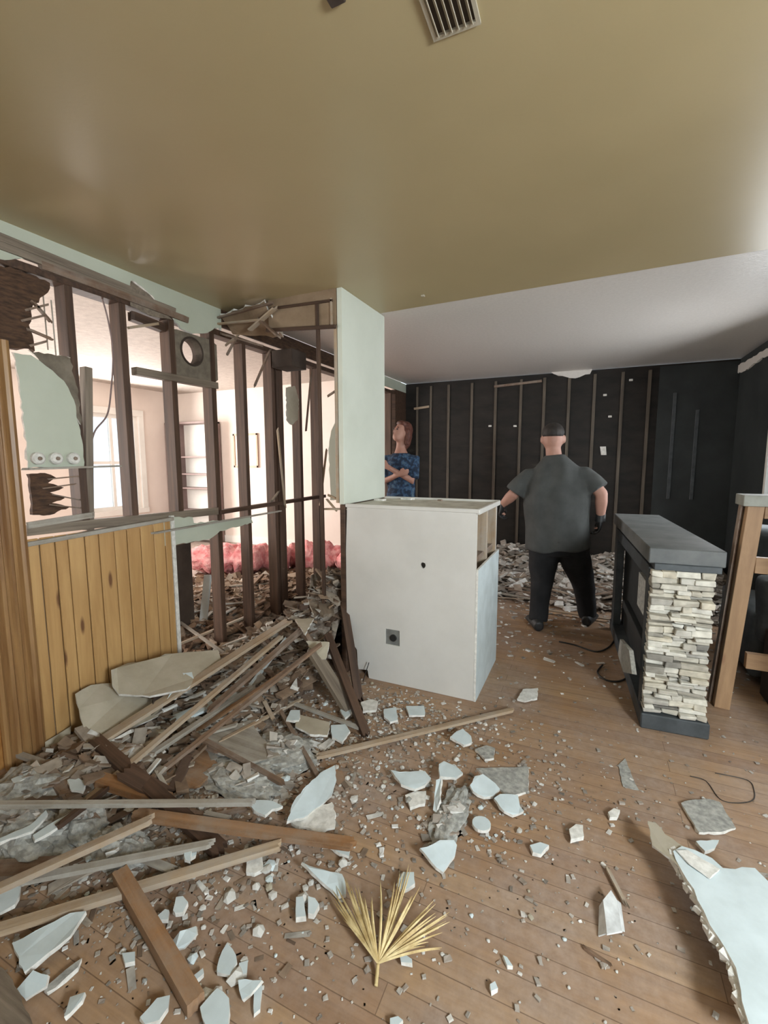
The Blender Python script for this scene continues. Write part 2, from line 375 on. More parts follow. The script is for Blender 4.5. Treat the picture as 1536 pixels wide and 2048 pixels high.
# header of the same wall beyond the bulkhead
struct(box('wall_left_header', (WX-.02, YC, 2.40), (WX, 4.6, CH), 'old_panel', bev=0))
struct(box('wall_left_header', (WX-.02, 4.6, 2.40), (WX, YF, CH), 'paint', bev=0))
struct(box('wall_left_end', (WX-.06, 5.72, 0), (WX, YF, 2.40), 'stud', bev=0))
struct(box('wall_left_backing', (WX-.12, -.1, 2.44), (WX-.10, YF, ZL2), 'peach', bev=0))
struct(box('wall_left_outer', (WX-.12, -.4, 0), (WX-.10, 1.02, ZL2), 'peach', bev=0))
# far wall
struct(box('wall_back', (WX-.1, YF, 0), (XR+.1, YF+.05, CH), 'sheath', bev=0))
struct(box('wall_back_slate_part', (.66, YF-.008, 0), (XR, YF, CH-.02), 'teal_wall', bev=0))
# right wall of the back room around a window just outside the frame
for i, (lo, hi) in enumerate([((XR, 5.08, 0), (XR+.06, YF+.05, CH)), ((XR, YB-.06, 0), (XR+.06, 3.85, CH)), ((XR, 3.85, 0), (XR+.06, 5.08, .95)), ((XR, 3.85, 2.1), (XR+.06, 5.08, CH))]):
    struct(box('wall_right_back_room', lo, hi, 'teal_wall', bev=0))
def window(name, ax, plane, lo2, hi2, z0, z1, nx=2, nz=2, fr=.05, d=.05):
    """frame and glass in a wall opening; ax = axis of the wall's normal"""
    e = empty(name, (plane, (lo2+hi2)/2, z0) if ax == 0 else ((lo2+hi2)/2, plane, z0)); struct(e)
    bm = bmesh.new()
    def bx(u0, u1, a0, a1):
        if ax == 0: add_box(bm, (plane-d/2, u0, a0), (plane+d/2, u1, a1))
        else: add_box(bm, (u0, plane-d/2, a0), (u1, plane+d/2, a1))
    bx(lo2, lo2+fr, z0, z1); bx(hi2-fr, hi2, z0, z1); bx(lo2+fr, hi2-fr, z0, z0+fr); bx(lo2+fr, hi2-fr, z1-fr, z1)
    for i in range(1, nx): u = lo2+(hi2-lo2)*i/nx; bx(u-fr*.4, u+fr*.4, z0+fr, z1-fr)
    d *= .8
    for i in range(1, nz): q = z0+(z1-z0)*i/nz; bx(lo2+fr, hi2-fr, q-fr*.4, q+fr*.4)
    from_bm('window_frame', bm, 'white', e)
    if ax == 0: box('pane', (plane-.003, lo2+.01, z0+.01), (plane+.003, hi2-.01, z1-.01), 'glass', e, bev=0)
    else: box('pane', (lo2+.01, plane-.003, z0+.01), (hi2-.01, plane+.003, z1-.01), 'glass', e, bev=0)
    return e
def wall_with_hole(name, ax, a, b_, u0, u1, H, h0, h1, z0, z1, mat):
    """wall slab between a and b_ on axis ax, from u0..u1, with opening h0..h1 x z0..z1"""
    bm = bmesh.new()
    for (p, q, r, s) in ((u0, h0, 0, H), (h1, u1, 0, H), (h0, h1, 0, z0), (h0, h1, z1, H)):
        if ax == 0: add_box(bm, (a, p, r), (b_, q, s))
        else: add_box(bm, (p, a, r), (q, b_, s))
    return struct(from_bm(name, bm, mat))
wall_with_hole('wall_right', 0, 1.8, 1.9, -2.6, 2.28, CH, -.75, .45, 1.05, 2.2, 'offwhite')
window('window_2', 0, 1.85, -.75, .45, 1.05, 2.2)
wall_with_hole('wall_rear', 1, -2.7, -2.6, -2.6, 1.9, CH, -.8, 1.6, .9, 2.2, 'offwhite')
window('window_3', 1, -2.65, -.8, 1.6, .9, 2.2)
struct(box('wall_light_blocker', (1.12, 2.28, 0), (1.9, 2.36, CH), 'offwhite', bev=0))  # unseen wall added to keep window light off the far floor and table
window('window_4', 0, XR+.03, 3.85, 5.08, .95, 2.1)
# left room
wn = L_(163, 828, XL2+.01); wn2 = L_(272, 1022, XL2+.01)
wy0, wy1, wz0, wz1 = on(163, 830, 0, XL2).y, on(274, 830, 0, XL2).y, on(220, 1022, 0, XL2).z, on(220, 828, 0, XL2).z
wall_with_hole('wall_left_room_west', 0, XL2-.1, XL2, YS2, YF, ZL2, wy0, wy1, wz0, wz1, 'peach')
window('window_1', 0, XL2-.05, wy0, wy1, wz0, wz1, 2, 2, .06)
struct(box('wall_left_room_north', (XL2, YF, 0), (WX-.10, YF+.06, ZL2), 'peach', bev=0))
struct(box('wall_left_room_south', (XL2, YS2-.08, 0), (WX-.12, YS2, ZL2), 'peach', bev=0))
# window casing and sill
bm = bmesh.new()
add_box(bm, (XL2, wy0-.09, wz1+.001), (XL2+.034, wy1+.09, wz1+.10)); add_box(bm, (XL2, wy0-.09, wz0-.08), (XL2+.05, wy1+.09, wz0-.001))
add_box(bm, (XL2, wy0-.09, wz0), (XL2+.03, wy0, wz1)); add_box(bm, (XL2, wy1, wz0), (XL2+.03, wy1+.09, wz1))
struct(from_bm('trim_1', bm, 'white'))
struct(box('baseboard_left_room', (XL2, YF-.02, 0), (WX-.1, YF, .12), 'white', bev=0))

# ------------------------------------------------------------------ door casing, door, wainscot
e = empty('door_1', (WX, .62, 0)); struct(e)
bm = bmesh.new(); add_box(bm, (WX-.05, .17, 0), (WX-.02, 1.07, 2.42)); from_bm('door_slab', bm, 'pine_door', e)
for (z0, z1) in ((.14, 1.0), (1.12, 2.0)):
    for (a, b_) in ((.24, .58), (.66, .98)):
        bm = bmesh.new(); add_box(bm, (WX-.022, a, z0), (WX-.008, b_, z1)); bmesh.ops.bevel(bm, geom=list(bm.edges), offset=.012, segments=1, affect='EDGES'); from_bm('raised_panel', bm, 'pine_door', e)
e = empty('trim_2', (WX+.01, 1.13, 0)); struct(e)
prof = [(0, 0), (.015, .004), (.022, .016), (.014, .028), (.012, .036), (.024, .046), (.026, .060), (.014, .070), (.012, .082), (.022, .092), (.020, .104), (.012, .112), (.010, .128), (.026, .136), (.030, .150), (.024, .165), (0, .168)]
bm = bmesh.new()
a = [bm.verts.new((WX+.002+x*1.2, 1.045+y, 0)) for x, y in prof]; b2 = [bm.verts.new((WX+.002+x*1.2, 1.045+y, 1.99)) for x, y in prof]
for i in range(len(prof)-1): bm.faces.new((a[i], a[i+1], b2[i+1], b2[i]))
bm.faces.new(b2); bm.faces.new(list(reversed(a))); bm.faces.new((a[0], b2[0], b2[-1], a[-1]))
mwv = Matrix(((0, 0, 1, 0), (0, 1, 0, 0), (1, 0, 0, 0), (0, 0, 0, 1)))
# grain runs up the casing: store in a local frame whose X is vertical
for v in bm.verts: v.co = V((v.co.z, v.co.y-1.13, -(v.co.x-WX)))
fm = Matrix(((0, 0, -1, WX), (0, 1, 0, 1.13), (1, 0, 0, 0), (0, 0, 0, 1)))
from_bm('moulding', bm, 'pine_trim', e, fm)
wy = [1.215, 2.0]
e = empty('pine_wainscot', (WX+.01, 1.6, 0), 'knotty pine tongue-and-groove wainscot panel beside the pine door casing', 'wainscot')
yy = 1.215; k = 0; yend = 2.03
ws = [.055, .07, .062, .085, .075, .088, .078, .085, .09, .08, .085]
while yy < yend-.02:
    wd = min(ws[k % len(ws)], yend-yy); t = .014+.003*((k*7) % 3)/3
    bm = bmesh.new(); add_box(bm, (0, yy-1.6+.002, 0), (1.055, yy+wd-1.6-.003, t)); bmesh.ops.bevel(bm, geom=[x for x in bm.edges], offset=.004, segments=1, affect='EDGES')
    fm = Matrix(((0, 0, 1, WX), (0, 1, 0, 1.6), (1, 0, 0, 0.02), (0, 0, 0, 1)))
    from_bm('pine_board', bm, 'pine', e, fm); yy += wd; k += 1
box('drywall_edge', (WX-.05, yend, .0), (WX+.02, yend+.026, 1.10), 'gypsum', e)
box('backing_board', (WX-.03, 1.21, 0), (WX-.002, yend, 1.05), 'paperback', e, bev=0)
# rail on top of the wainscot
member('chair_rail', (WX+.01, 1.21, 1.055), (WX+.01, 2.04, 1.08), .05, .022, 'lath_grey'); tag(bpy.data.objects['chair_rail'], 'dusty grey rail board lying along the top of the pine wainscot', 'rail')
o = member('wall_sill_rail', (WX-.02, 1.23, 1.115), (WX-.02, 2.46, 1.085), .035, .05, 'stud_grey'); tag(o, 'weathered horizontal wall board above the wainscot rail, running to the third stud', 'rail')
o = member('wall_blocking', (WX-.01, 2.46, 1.075), (WX-.01, 3.9, 1.09), .05, .03, 'stud'); tag(o, 'thin dark broken rail crossing the bare studs at counter height', 'rail')
o = member('wall_blocking', L_(62, 1050, WX-.0), L_(182, 1030, WX-.0), .02, .03, 'lath_grey', splinter=.02); tag(o, 'short grey splintered board above the wainscot rail beside the door casing', 'board')
o = member('ledge_board', L_(58, 938, WX+.02), L_(236, 932, WX+.02), .05, .010, 'lath_grey', splinter=.03); tag(o, 'thin pale ledge board under the three round pegs', 'board')
for i, px in enumerate((75, 111, 146)):
    c = L_(px, 917, WX+.02); e = empty('wall_peg', c, ('round white peg nearest the door casing', 'middle one of the three round white pegs', 'round white peg furthest from the door casing')[i]+' on the green-white wallboard scrap', 'peg', 'round wall pegs')
    bm = bmesh.new(); tube(bm, [c-V((.02, 0, 0)), c+V((.012, 0, 0)), c+V((.02, 0, 0))], [.030, .030, .022], 16); from_bm('peg_ring', bm, 'gypsum', e, smooth=False)
    bm = bmesh.new(); tube(bm, [c+V((.012, 0, 0)), c+V((.026, 0, 0))], [.011, .009], 10); from_bm('peg_core', bm, 'lath_dark', e)

# ------------------------------------------------------------------ left wall framing
tp = box('top_plate', (WX-.10, 1.20, 2.335), (WX-.006, 5.72, 2.375), 'stud'); tag(tp, 'dark wooden top plate running over the bare studs', 'beam')
for i, (z, x, y0, y1, mt, th) in enumerate([(2.40, WX-.0, 1.12, 2.12, 'stud_grey', .022), (2.43, WX+.004, 1.22, 1.86, 'stud_grey', .018), (2.372, WX+.004, 1.42, 2.22, 'lath_dark', .02)]):
    o = member('torn_lath', (x, y0, z+.012), (x, y1, z-.008), .022, th+.018, mt, splinter=.04, seed=i+3)
    tag(o, ('grey torn lath under the upper drywall edge', 'topmost short torn lath near the casing corner', 'dark lath along the stud tops')[i], 'lath')
o = slab('wall_paper_flap', [L_(*p, WX+.006) for p in [(263, 562), (300, 590), (345, 640), (300, 630), (262, 612)]], .006, ('stud_grey', 'stud_grey'), jag=.004, step=.03); tag(o, 'grey triangular flap of torn wall backing above the second bare stud', 'debris')
studs = [(1.515, 1.12, 2.335, .04, 'stud', 'bare stud nearest the door casing, partly behind the green-white wallboard'),
         (1.805, 1.10, 2.335, .042, 'stud', 'bare stud beside the hanging cable, second from the door casing'),
         (2.135, 1.10, 2.335, .042, 'stud', 'bare stud left of the round vent hole, third from the casing'),
         (2.47, .0, 2.335, .045, 'stud', 'reddish bare stud right of the round vent hole'),
         (2.79, 0, 2.335, .04, 'stud', 'bare stud between the vent hole and the thick double post'),
         (3.52, 0, 2.335, .04, 'stud', 'bare stud just behind the thick double post'),
         (3.83, 0, 2.335, .05, 'stud', 'furthest full bare stud, just left of the mint column')]
for y, z0, z1, wd, mt, lb in studs:
    o = member('wall_stud', (WX-.05, y, z0), (WX-.05, y, z1), wd, .088, mt, up=(1, 0, 0)); tag(o, lb, 'stud', 'bare studs of the left wall')
o = member('corner_post', (WX-.05, 3.13, 0), (WX-.05, 3.13, 2.335), .04, .09, 'stud', up=(1, 0, 0)); tag(o, 'left half of the thick dark double post', 'post')
o = member('corner_post', (WX-.05, 3.21, 0), (WX-.05, 3.21, 2.335), .085, .10, 'stud', up=(1, 0, 0)); tag(o, 'right half of the thick dark double post', 'post')
o = member('wall_stud', (WX-.05, 5.60, 0), (WX-.05, 5.60, 2.335), .05, .088, 'stud', up=(1, 0, 0)); tag(o, 'dark stud beside the person in blue at the far wall corner', 'stud')
o = member('stud_blocking', L_(268, 742, WX-.02), L_(432, 772, WX-.02), .05, .045, 'stud_grey'); tag(o, 'horizontal block between the studs under the vent hole plate', 'blocking')
o = member('stud_blocking', L_(262, 655, WX-.04), L_(312, 648, WX-.04), .02, .015, 'lath', splinter=.02); tag(o, 'small tan lath splinter between the second and third studs', 'lath')
o = member('stud_blocking', L_(262, 632, WX-.06), L_(340, 662, WX-.06), .05, .05, 'stud', splinter=.02); tag(o, 'short dark block at the head of the second stud gap', 'blocking')
# vent plate with round duct
pc = L_(386, 703); hr = .083
outl = [L_(*p, WX-.01) for p in [(342, 655), (432, 664), (432, 768), (348, 752)]]
bm = bmesh.new()
cen = V((WX-.01, pc.y, pc.z)); K = 32
inner = [bm.verts.new(cen+V((0, math.cos(t)*hr, math.sin(t)*hr))) for t in [k*2*math.pi/K for k in range(K)]]
y0, y1, z0, z1 = outl[0].y, outl[1].y, outl[2].z, outl[0].z
outer = []
for k in range(K):
    t = k*2*math.pi/K; c_, s_ = math.cos(t), math.sin(t); q = 9e9
    if c_ > 1e-6: q = min(q, (y1-cen.y)/c_)
    if c_ < -1e-6: q = min(q, (y0-cen.y)/c_)
    if s_ > 1e-6: q = min(q, (z1-cen.z)/s_)
    if s_ < -1e-6: q = min(q, (z0-cen.z)/s_)
    outer.append(bm.verts.new(cen+V((0, c_*q, s_*q))))
for k in range(K): bm.faces.new((inner[k], inner[(k+1) % K], outer[(k+1) % K], outer[k]))
r = bmesh.ops.extrude_face_region(bm, geom=list(bm.faces)); bmesh.ops.translate(bm, verts=[v for v in r['geom'] if isinstance(v, bmesh.types.BMVert)], vec=(-.05, 0, 0))
e = empty('vent_plate', (WX-.03, cen.y, z0), 'square wallboard plate with a round duct hole between two bare studs', 'vent plate')
from_bm('plate', bm, 'brown_back', e)
bm = bmesh.new()
ra = [bm.verts.new(cen+V((.006, math.cos(t)*hr, math.sin(t)*hr))) for t in [k*2*math.pi/K for k in range(K)]]
rb = [bm.verts.new(cen+V((-.085, math.cos(t)*hr*1.0, math.sin(t)*hr*1.0))) for t in [k*2*math.pi/K for k in range(K)]]
rc = [bm.verts.new(cen+V((.006, math.cos(t)*(hr+.012), math.sin(t)*(hr+.012)))) for t in [k*2*math.pi/K for k in range(K)]]
rd = [bm.verts.new(cen+V((-.085, math.cos(t)*(hr+.012), math.sin(t)*(hr+.012)))) for t in [k*2*math.pi/K for k in range(K)]]
for k in range(K):
    j = (k+1) % K
    for p, q in ((ra, rb), (rc, ra), (rb, rd), (rd, rc)): bm.faces.new((p[k], p[j], q[j], q[k]))
from_bm('duct_sleeve', bm, 'dark_void', e)
# old wallboard scraps at the left
o = slab('wallboard_scrap', [L_(*p, WX+.012) for p in [(28, 705), (62, 710), (92, 732), (128, 762), (148, 800), (154, 840), (164, 880), (168, 934), (56, 936), (50, 860), (40, 780)]], .012, ('paint', 'gypsum', 'paperback'), jag=.005, step=.025); tag(o, 'pale green-white wallboard scrap left standing beside the door casing', 'wallboard')
o = slab('backing_scrap', [L_(*p, WX+.0) for p in [(58, 700), (140, 716), (150, 760), (158, 800), (162, 850), (150, 830), (140, 790), (92, 735)]], .010, ('brown_back', 'gypsum', 'paperback'), jag=.007, step=.02); tag(o, 'torn grey-brown backing paper above the green-white wallboard scrap', 'debris')
o = slab('old_plank_panel', [L_(*p, WX-.01) for p in [(-60, 525), (30, 538), (100, 566), (96, 585), (80, 596), (62, 622), (58, 650), (66, 672), (70, 702), (0, 694), (-60, 690)]], .03, ('old_panel', 'old_panel', 'old_panel'), jag=.008, step=.02); tag(o, 'dark old wood panel with a splintered edge, upper left, filling the shaded gap above', 'wood panel')  # real panel below; its dark top paints in the shaded gap under the plate
for i, (a, b_) in enumerate([((60, 618), (92, 610)), ((50, 640), (84, 632)), ((60, 660), (98, 676)), ((66, 690), (88, 684)), ((66, 604), (98, 640))]):
    o = member('wood_splinter', L_(*a, WX), L_(*b_, WX), .018, .01, 'lath_dark', splinter=.02, seed=i+50); tag(o, 'dark splinter sticking out of the old wood panel edge, %s' % ('top', 'upper', 'middle', 'lowest', 'steeply slanting')[i], 'splinter', 'splinters of the old wood panel')
for i, (px, a, b_) in enumerate([(86, 590, 700), (102, 600, 712)]):
    o = member('wall_wire', L_(px, a, WX-.06), L_(px+10, b_, WX-.06), .006, .006, 'lath_grey'); tag(o, ('left', 'right')[i]+' thin strip hanging between the old wood panel and the first stud', 'strip')
# splintered wood under the pegs
o = slab('splintered_board', [L_(*p, WX-.03) for p in [(58, 948), (90, 946), (112, 955), (96, 966), (128, 975), (100, 985), (130, 996), (104, 1006), (140, 1014), (100, 1030), (66, 1030)]], .02, ('old_panel', 'old_panel', 'old_panel'), jag=.004, step=.02); tag(o, 'brown splintered board in the gap below the three pegs', 'board')
for i, (a, b_) in enumerate([((100, 958), (160, 952)), ((100, 975), (150, 968)), ((110, 990), (160, 1000)), ((105, 1010), (160, 1016))]):
    o = member('wood_splinter', L_(*a, WX-.02), L_(*b_, WX-.02), .012, .006, 'lath_dark', splinter=.03, seed=i+70); tag(o, 'thin splinter crossing the gap below the pegs, %s' % ('uppermost', 'second down', 'third down', 'lowest')[i], 'splinter', 'splinters below the pegs')
o = member('grey_stud', L_(172, 735, WX-.05), L_(176, 1060, WX-.05), .04, .05, 'stud_grey', up=(1, 0, 0)); tag(o, 'grey stud length at the right edge of the green-white wallboard scrap', 'stud')
# green-white drywall scrap below the sill rail
o = slab('wallboard_scrap', [L_(*p, WX+.01) for p in [(305, 1046), (340, 1036), (385, 1034), (388, 1046), (500, 1034), (506, 1046), (440, 1062), (420, 1078), (318, 1094)]], .012, ('paint', 'gypsum', 'paperback'), jag=.006, step=.03); tag(o, 'long pale wallboard strip torn off below the stud wall rail', 'wallboard')
o = member('rail_scrap', L_(310, 1066, WX+.03), L_(560, 1022, WX+.03), .02, .012, 'lath_grey', splinter=.03); tag(o, 'thin grey lath nailed across the long pale wallboard strip', 'lath')
# broken laths near studs
for i, (a, b_, x, mt) in enumerate([((540, 700), (510, 770), WX+.01, 'lath_dark'), ((470, 680), (456, 706), WX+.01, 'lath_dark'), ((545, 1000), (556, 985), WX+.02, 'stud_grey'), ((623, 740), (612, 860), WX, 'lath_dark'), ((555, 860), (570, 1010), WX+.03, 'lath'), ((653, 900), (640, 1010), WX, 'lath')]):
    o = member('lath_stub', L_(*a, x), L_(*b_, x), .02, .01, mt, splinter=.03, seed=i+90)
    tag(o, ('slanting lath stub hanging beside the double post', 'small lath stub hanging at the head of the wall near the bulkhead', 'short stub at rail height beside the double post', 'thin lath hanging behind the double post', 'tan lath strip fixed down the front of the double post', 'pale lath strip beside the furthest stud')[i], 'lath')
o = slab('backing_scrap', [L_(*p, WX) for p in [(573, 775), (590, 772), (598, 800), (596, 840), (584, 850), (575, 840)]], .01, ('paperback', 'gypsum'), jag=.005, step=.02); tag(o, 'brown scrap of wallboard paper hanging right of the double post', 'debris')
curve_tube('hanging_cable', [L_(202, 590, WX-.04), L_(216, 640, WX-.04), L_(226, 705, WX-.04), L_(222, 780, WX-.04), L_(214, 830, WX-.04), L_(190, 862, WX-.04), L_(180, 900, WX-.04)], .0045, 'mauve'); tag(bpy.data.objects['hanging_cable'], 'thin cable hanging from the top plate beside the second stud', 'cable')

# ------------------------------------------------------------------ bulkhead over the counter passage
e = empty('bulkhead', (-1.95, YC, 2.30), 'brown stripped bulkhead between the left wall and the mint column', 'bulkhead')
slab('face_board', [(-2.03, YC, CH), (-1.50, YC, CH), (-1.50, YC, 2.30), (-2.03, YC, 2.34)], .02, ('bulkhead', 'lath_dark'), e)
member('bottom_batten', (-2.04, YC-.012, 2.325), (-1.50, YC-.012, 2.285), .02, .022, 'stud', e)
member('top_batten', (-2.0, YC-.012, 2.46), (-1.52, YC-.012, 2.445), .012, .016, 'stud', e)
member('end_batten', (-1.53, YC-.012, 2.46), (-1.53, YC-.012, 2.29), .012, .014, 'lath', e)
o = slab('soffit_board', [V((WX+.01, YC-.02, 2.47)), V((-2.02, YC-.05, 2.50)), V((-2.0, YC+.02, 2.36)), V((-2.06, YC+.2, 2.33)), V((WX+.01, YC+.10, 2.37))],   .014, ('bulkhead', 'gypsum', 'lath_dark'), jag=.010, step=.04); tag(o, 'torn brown soffit board left of the bulkhead', 'board')
for i, (a, b_, wd, mt) in enumerate([((434, 636), (545, 606), .022, 'lath_dark'), ((436, 648), (520, 640), .02, 'lath'), ((445, 668), (520, 690), .03, 'lath_dark'), ((500, 660), (548, 618), .035, 'lath'), ((520, 640), (556, 672), .04, 'lath_dark'), ((452, 690), (474, 672), .012, 'lath')]):
    o = member('soffit_lath', on(*a, 1, YC-.03), on(*b_, 1, YC-.04), wd, .012, mt, splinter=.03, seed=i+120); tag(o, ('long dark lath under the ceiling corner', 'thin tan lath under the ceiling corner', 'dark lath slanting down to the double post', 'pale torn piece at the left end of the bulkhead', 'dark torn piece under the left end of the bulkhead', 'tiny lath scrap below the ceiling corner')[i], 'lath')
o = box('beam_stub', (-2.40, 3.05, 2.20), (-2.20, 3.25, 2.335), 'dark_void'); tag(o, 'dark square beam stub at the head of the double post', 'beam')
o = member('bulkhead_post', (-1.625, YC+.0, .0), (-1.64, YC+.0, 2.46), .022, .022, 'stud', up=(0, 1, 0)); tag(o, 'thin dark post standing under the bulkhead', 'post')
o = member('column_stud', (-1.515, YC+.02, 1.17), (-1.515, YC+.02, 2.3), .022, .03, 'lath', up=(0, 1, 0)); tag(o, 'thin tan stud along the near edge of the mint column', 'stud')
o = slab('wallboard_scrap', [on(*p, 1, YC+.1) for p in [(682, 800), (672, 840), (662, 862), (656, 900), (660, 960), (660, 1000), (684, 1000), (684, 840)]], .012, ('column_paint', 'gypsum', 'paperback'), jag=.006, step=.03); tag(o, 'pale mint wallboard scrap hanging left of the column', 'wallboard')
o = slab('backing_scrap', [on(*p, 1, YC+.05) for p in [(676, 720), (684, 718), (686, 790), (684, 830), (674, 800), (670, 740)]], .008, ('grey_back', 'gypsum'), jag=.006, step=.02); tag(o, 'grey torn strip along the upper near edge of the mint column', 'debris')
for i, (a, b_) in enumerate([((656, 792), (680, 776)), ((656, 990), (690, 1005)), ((650, 1018), (692, 1018)), ((655, 1000), (672, 1020))]):
    o = member('lath_stub', on(*a, 1, YC+.03), on(*b_, 1, YC+.03), (.012, .015, .035, .012)[i], .012, 'lath' if i else 'lath_dark', splinter=.015, seed=i+140); tag(o, ('dark stub poking out halfway up the mint column', 'tan stub at the foot of the mint wallboard scrap', 'tan block level with the counter top', 'thin slanting stub beside the counter top')[i], 'lath')
# mint column wall
o = box('rough_board', (-1.497, YC+.005, 0), (-1.458, YB+.12, 1.16), 'stud'); tag(o, 'dark rough board edge between the rubble heap and the white counter', 'board')
struct(box('wall_column', (-1.497, YC, 1.162), (-1.46, YB+.12, CH), 'column_paint', bev=.002))

# ------------------------------------------------------------------ white half-wall counter
BX0, BX1, BY0, BY1, BZ = -1.452, -.57, YC, 3.2, 1.165
e = empty('counter_enclosure', ((BX0+BX1)/2, BY0+.3, 0), 'white boxed half-wall counter with an outlet hole and open corner framing', 'counter')
P = lambda px, py: on(px, py, 1, BY0)
front = [P(694, 1012), P(955, 1022), P(958, 1406), P(900, 1394), P(800, 1372), P(738, 1360), P(735, 1340), P(716, 1338), P(714, 1300), P(695, 1270), P(690, 1262), P(692, 1100)]
front = [V((min(max(p.x, BX0), BX1-.014), BY0, max(p.z, 0.002))) for p in front]
# holes: build the front as a slab, with outlet box and hole parts in front of a cut
def grid_panel(name, outline, holes, th, mats, parent):
    """front panel in the XZ plane at y=BY0: outline triangulated around rectangular/round holes"""
    from mathutils.geometry import delaunay_2d_cdt
    vs = []; es = []
    def loop(pts):
        s = len(vs)
        vs.extend([V((p[0], p[1])) for p in pts]); es.extend([(s+i, s+(i+1) % len(pts)) for i in range(len(pts))])
    loop([(p.x, p.z) for p in outline])
    for h in holes: loop(h)
    ov, oe, of, *_ = delaunay_2d_cdt(vs, es, [], 2, 1e-5)
    def inside(pt, poly):
        c = False; j = len(poly)-1
        for i in range(len(poly)):
            if (poly[i][1] > pt[1]) != (poly[j][1] > pt[1]) and pt[0] < (poly[j][0]-poly[i][0])*(pt[1]-poly[i][1])/(poly[j][1]-poly[i][1])+poly[i][0]: c = not c
            j = i
        return c
    bm = bmesh.new(); bv = [bm.verts.new((v[0], BY0, v[1])) for v in ov]
    op = [(p.x, p.z) for p in outline]
    for f in of:
        c = ((ov[f[0]][0]+ov[f[1]][0]+ov[f[2]][0])/3, (ov[f[0]][1]+ov[f[1]][1]+ov[f[2]][1])/3)
        if inside(c, op) and not any(inside(c, h) for h in holes):
            try: bm.faces.new([bv[i] for i in f])
            except ValueError: pass
    r = bmesh.ops.extrude_face_region(bm, geom=list(bm.faces)); bmesh.ops.translate(bm, verts=[v for v in r['geom'] if isinstance(v, bmesh.types.BMVert)], vec=(0, th, 0))
    bm.verts.ensure_lookup_table()
    bmesh.ops.delete(bm, geom=[v for v in bm.verts if not v.link_faces], context='VERTS')
    return from_bm(name, bm, mats, parent)
oc = P(785, 1275); hc = P(846, 1131)
hb = .052
sq = [(oc.x-hb*.95, oc.z-hb), (oc.x+hb*.95, oc.z-hb), (oc.x+hb*.95, oc.z+hb), (oc.x-hb*.95, oc.z+hb)]
sm = [(hc.x+.017*math.cos(t)*(1+.15*math.sin(3*t)), hc.z+.020*math.sin(t)) for t in [k*math.pi/4 for k in range(8)]]
grid_panel('front_panel', front, [sq, sm], .013, 'box_paint', e)
side = [(BX1, BY0, 0), (BX1, BY1, 0), (BX1, BY1, on(990, 1106, 0, BX1).z), (BX1, BY0+.22, on(968, 1128, 0, BX1).z), (BX1, BY0+.0, on(957, 1140, 0, BX1).z)]
slab('side_panel', [(a, b_, c) for a, b_, c in side], .013, ('drywall_face', 'gypsum', 'paperback'), e, jag=0)
box('back_panel', (BX0+.02, BY1-.013, 0), (BX1-.02, BY1, BZ-.03), 'box_paint', e, bev=0)
box('top_board', (BX0, BY0+.012, BZ-.022), (BX1-.012, BY1, BZ-.008), 'box_top', e, bev=0)
bm = bmesh.new()
add_box(bm, (BX0, BY0-.004, BZ-.020), (BX1, BY0+.022, BZ+.004)); add_box(bm, (BX1-.022, BY0, BZ-.028), (BX1+.002, BY1, BZ+.004)); add_box(bm, (BX0, BY1-.02, BZ-.02), (BX1, BY1, BZ+.006))
bmesh.ops.bevel(bm, geom=list(bm.edges), offset=.003, segments=1, affect='EDGES'); from_bm('top_edging', bm, 'box_paint', e)
for y in (BY0+.03, BY0+.32, BY0+.60): member('frame_stud', (BX1-.06, y, 0.0), (BX1-.06, y, BZ-.03), .035, .08, 'lath', e, up=(1, 0, 0))
member('frame_stud', (BX0+.06, BY0+.035, 0), (BX0+.06, BY0+.035, BZ-.03), .035, .04, 'lath_dark', e, up=(1, 0, 0))
member('frame_rail', (BX1-.06, BY0+.02, .85), (BX1-.06, BY1-.02, .85), .05, .035, 'lath_dark', e)
ob = box('outlet_box', (oc.x-hb, BY0+.006, oc.z-hb), (oc.x+hb, BY0+.05, oc.z+hb), 'metal', e, bev=.002)
bm = bmesh.new(); tube(bm, [(oc.x+.004, BY0+.008, oc.z-.004), (oc.x+.004, BY0-.004, oc.z-.004)], [.024, .022], 16); from_bm('outlet_socket', bm, 'black', ob)
for i, (px, py, s, mt) in enumerate([(880, 1001, .012, 'lath_dark'), (760, 1000, .03, 'gypsum'), (815, 998, .035, 'gypsum')]):
    p = on(px, py, 2, BZ-.004); o = slab('counter_chip', [p+V((-s*1.4, -s*.5, .008)), p+V((s, -s*.8, .008)), p+V((s*1.5, s*.4, .008)), p+V((-s, s, .008))], .012, (mt, mt), jag=.002, step=.01, seed=i)
    tag(o, ('reddish wood chip on the back edge of the counter top', 'small plaster chip on the counter top near the column', 'plaster chip on the middle of the counter top', 'tan chip on the counter top at the foot of the column')[i], 'debris')
o = member('wire_stub', on(738, 1325, 1, BY0-.03), on(722, 1375, 1, BY0-.06), .008, .004, 'black'); tag(o, 'thin dark wire sticking up in front of the counter lower left corner', 'wire')

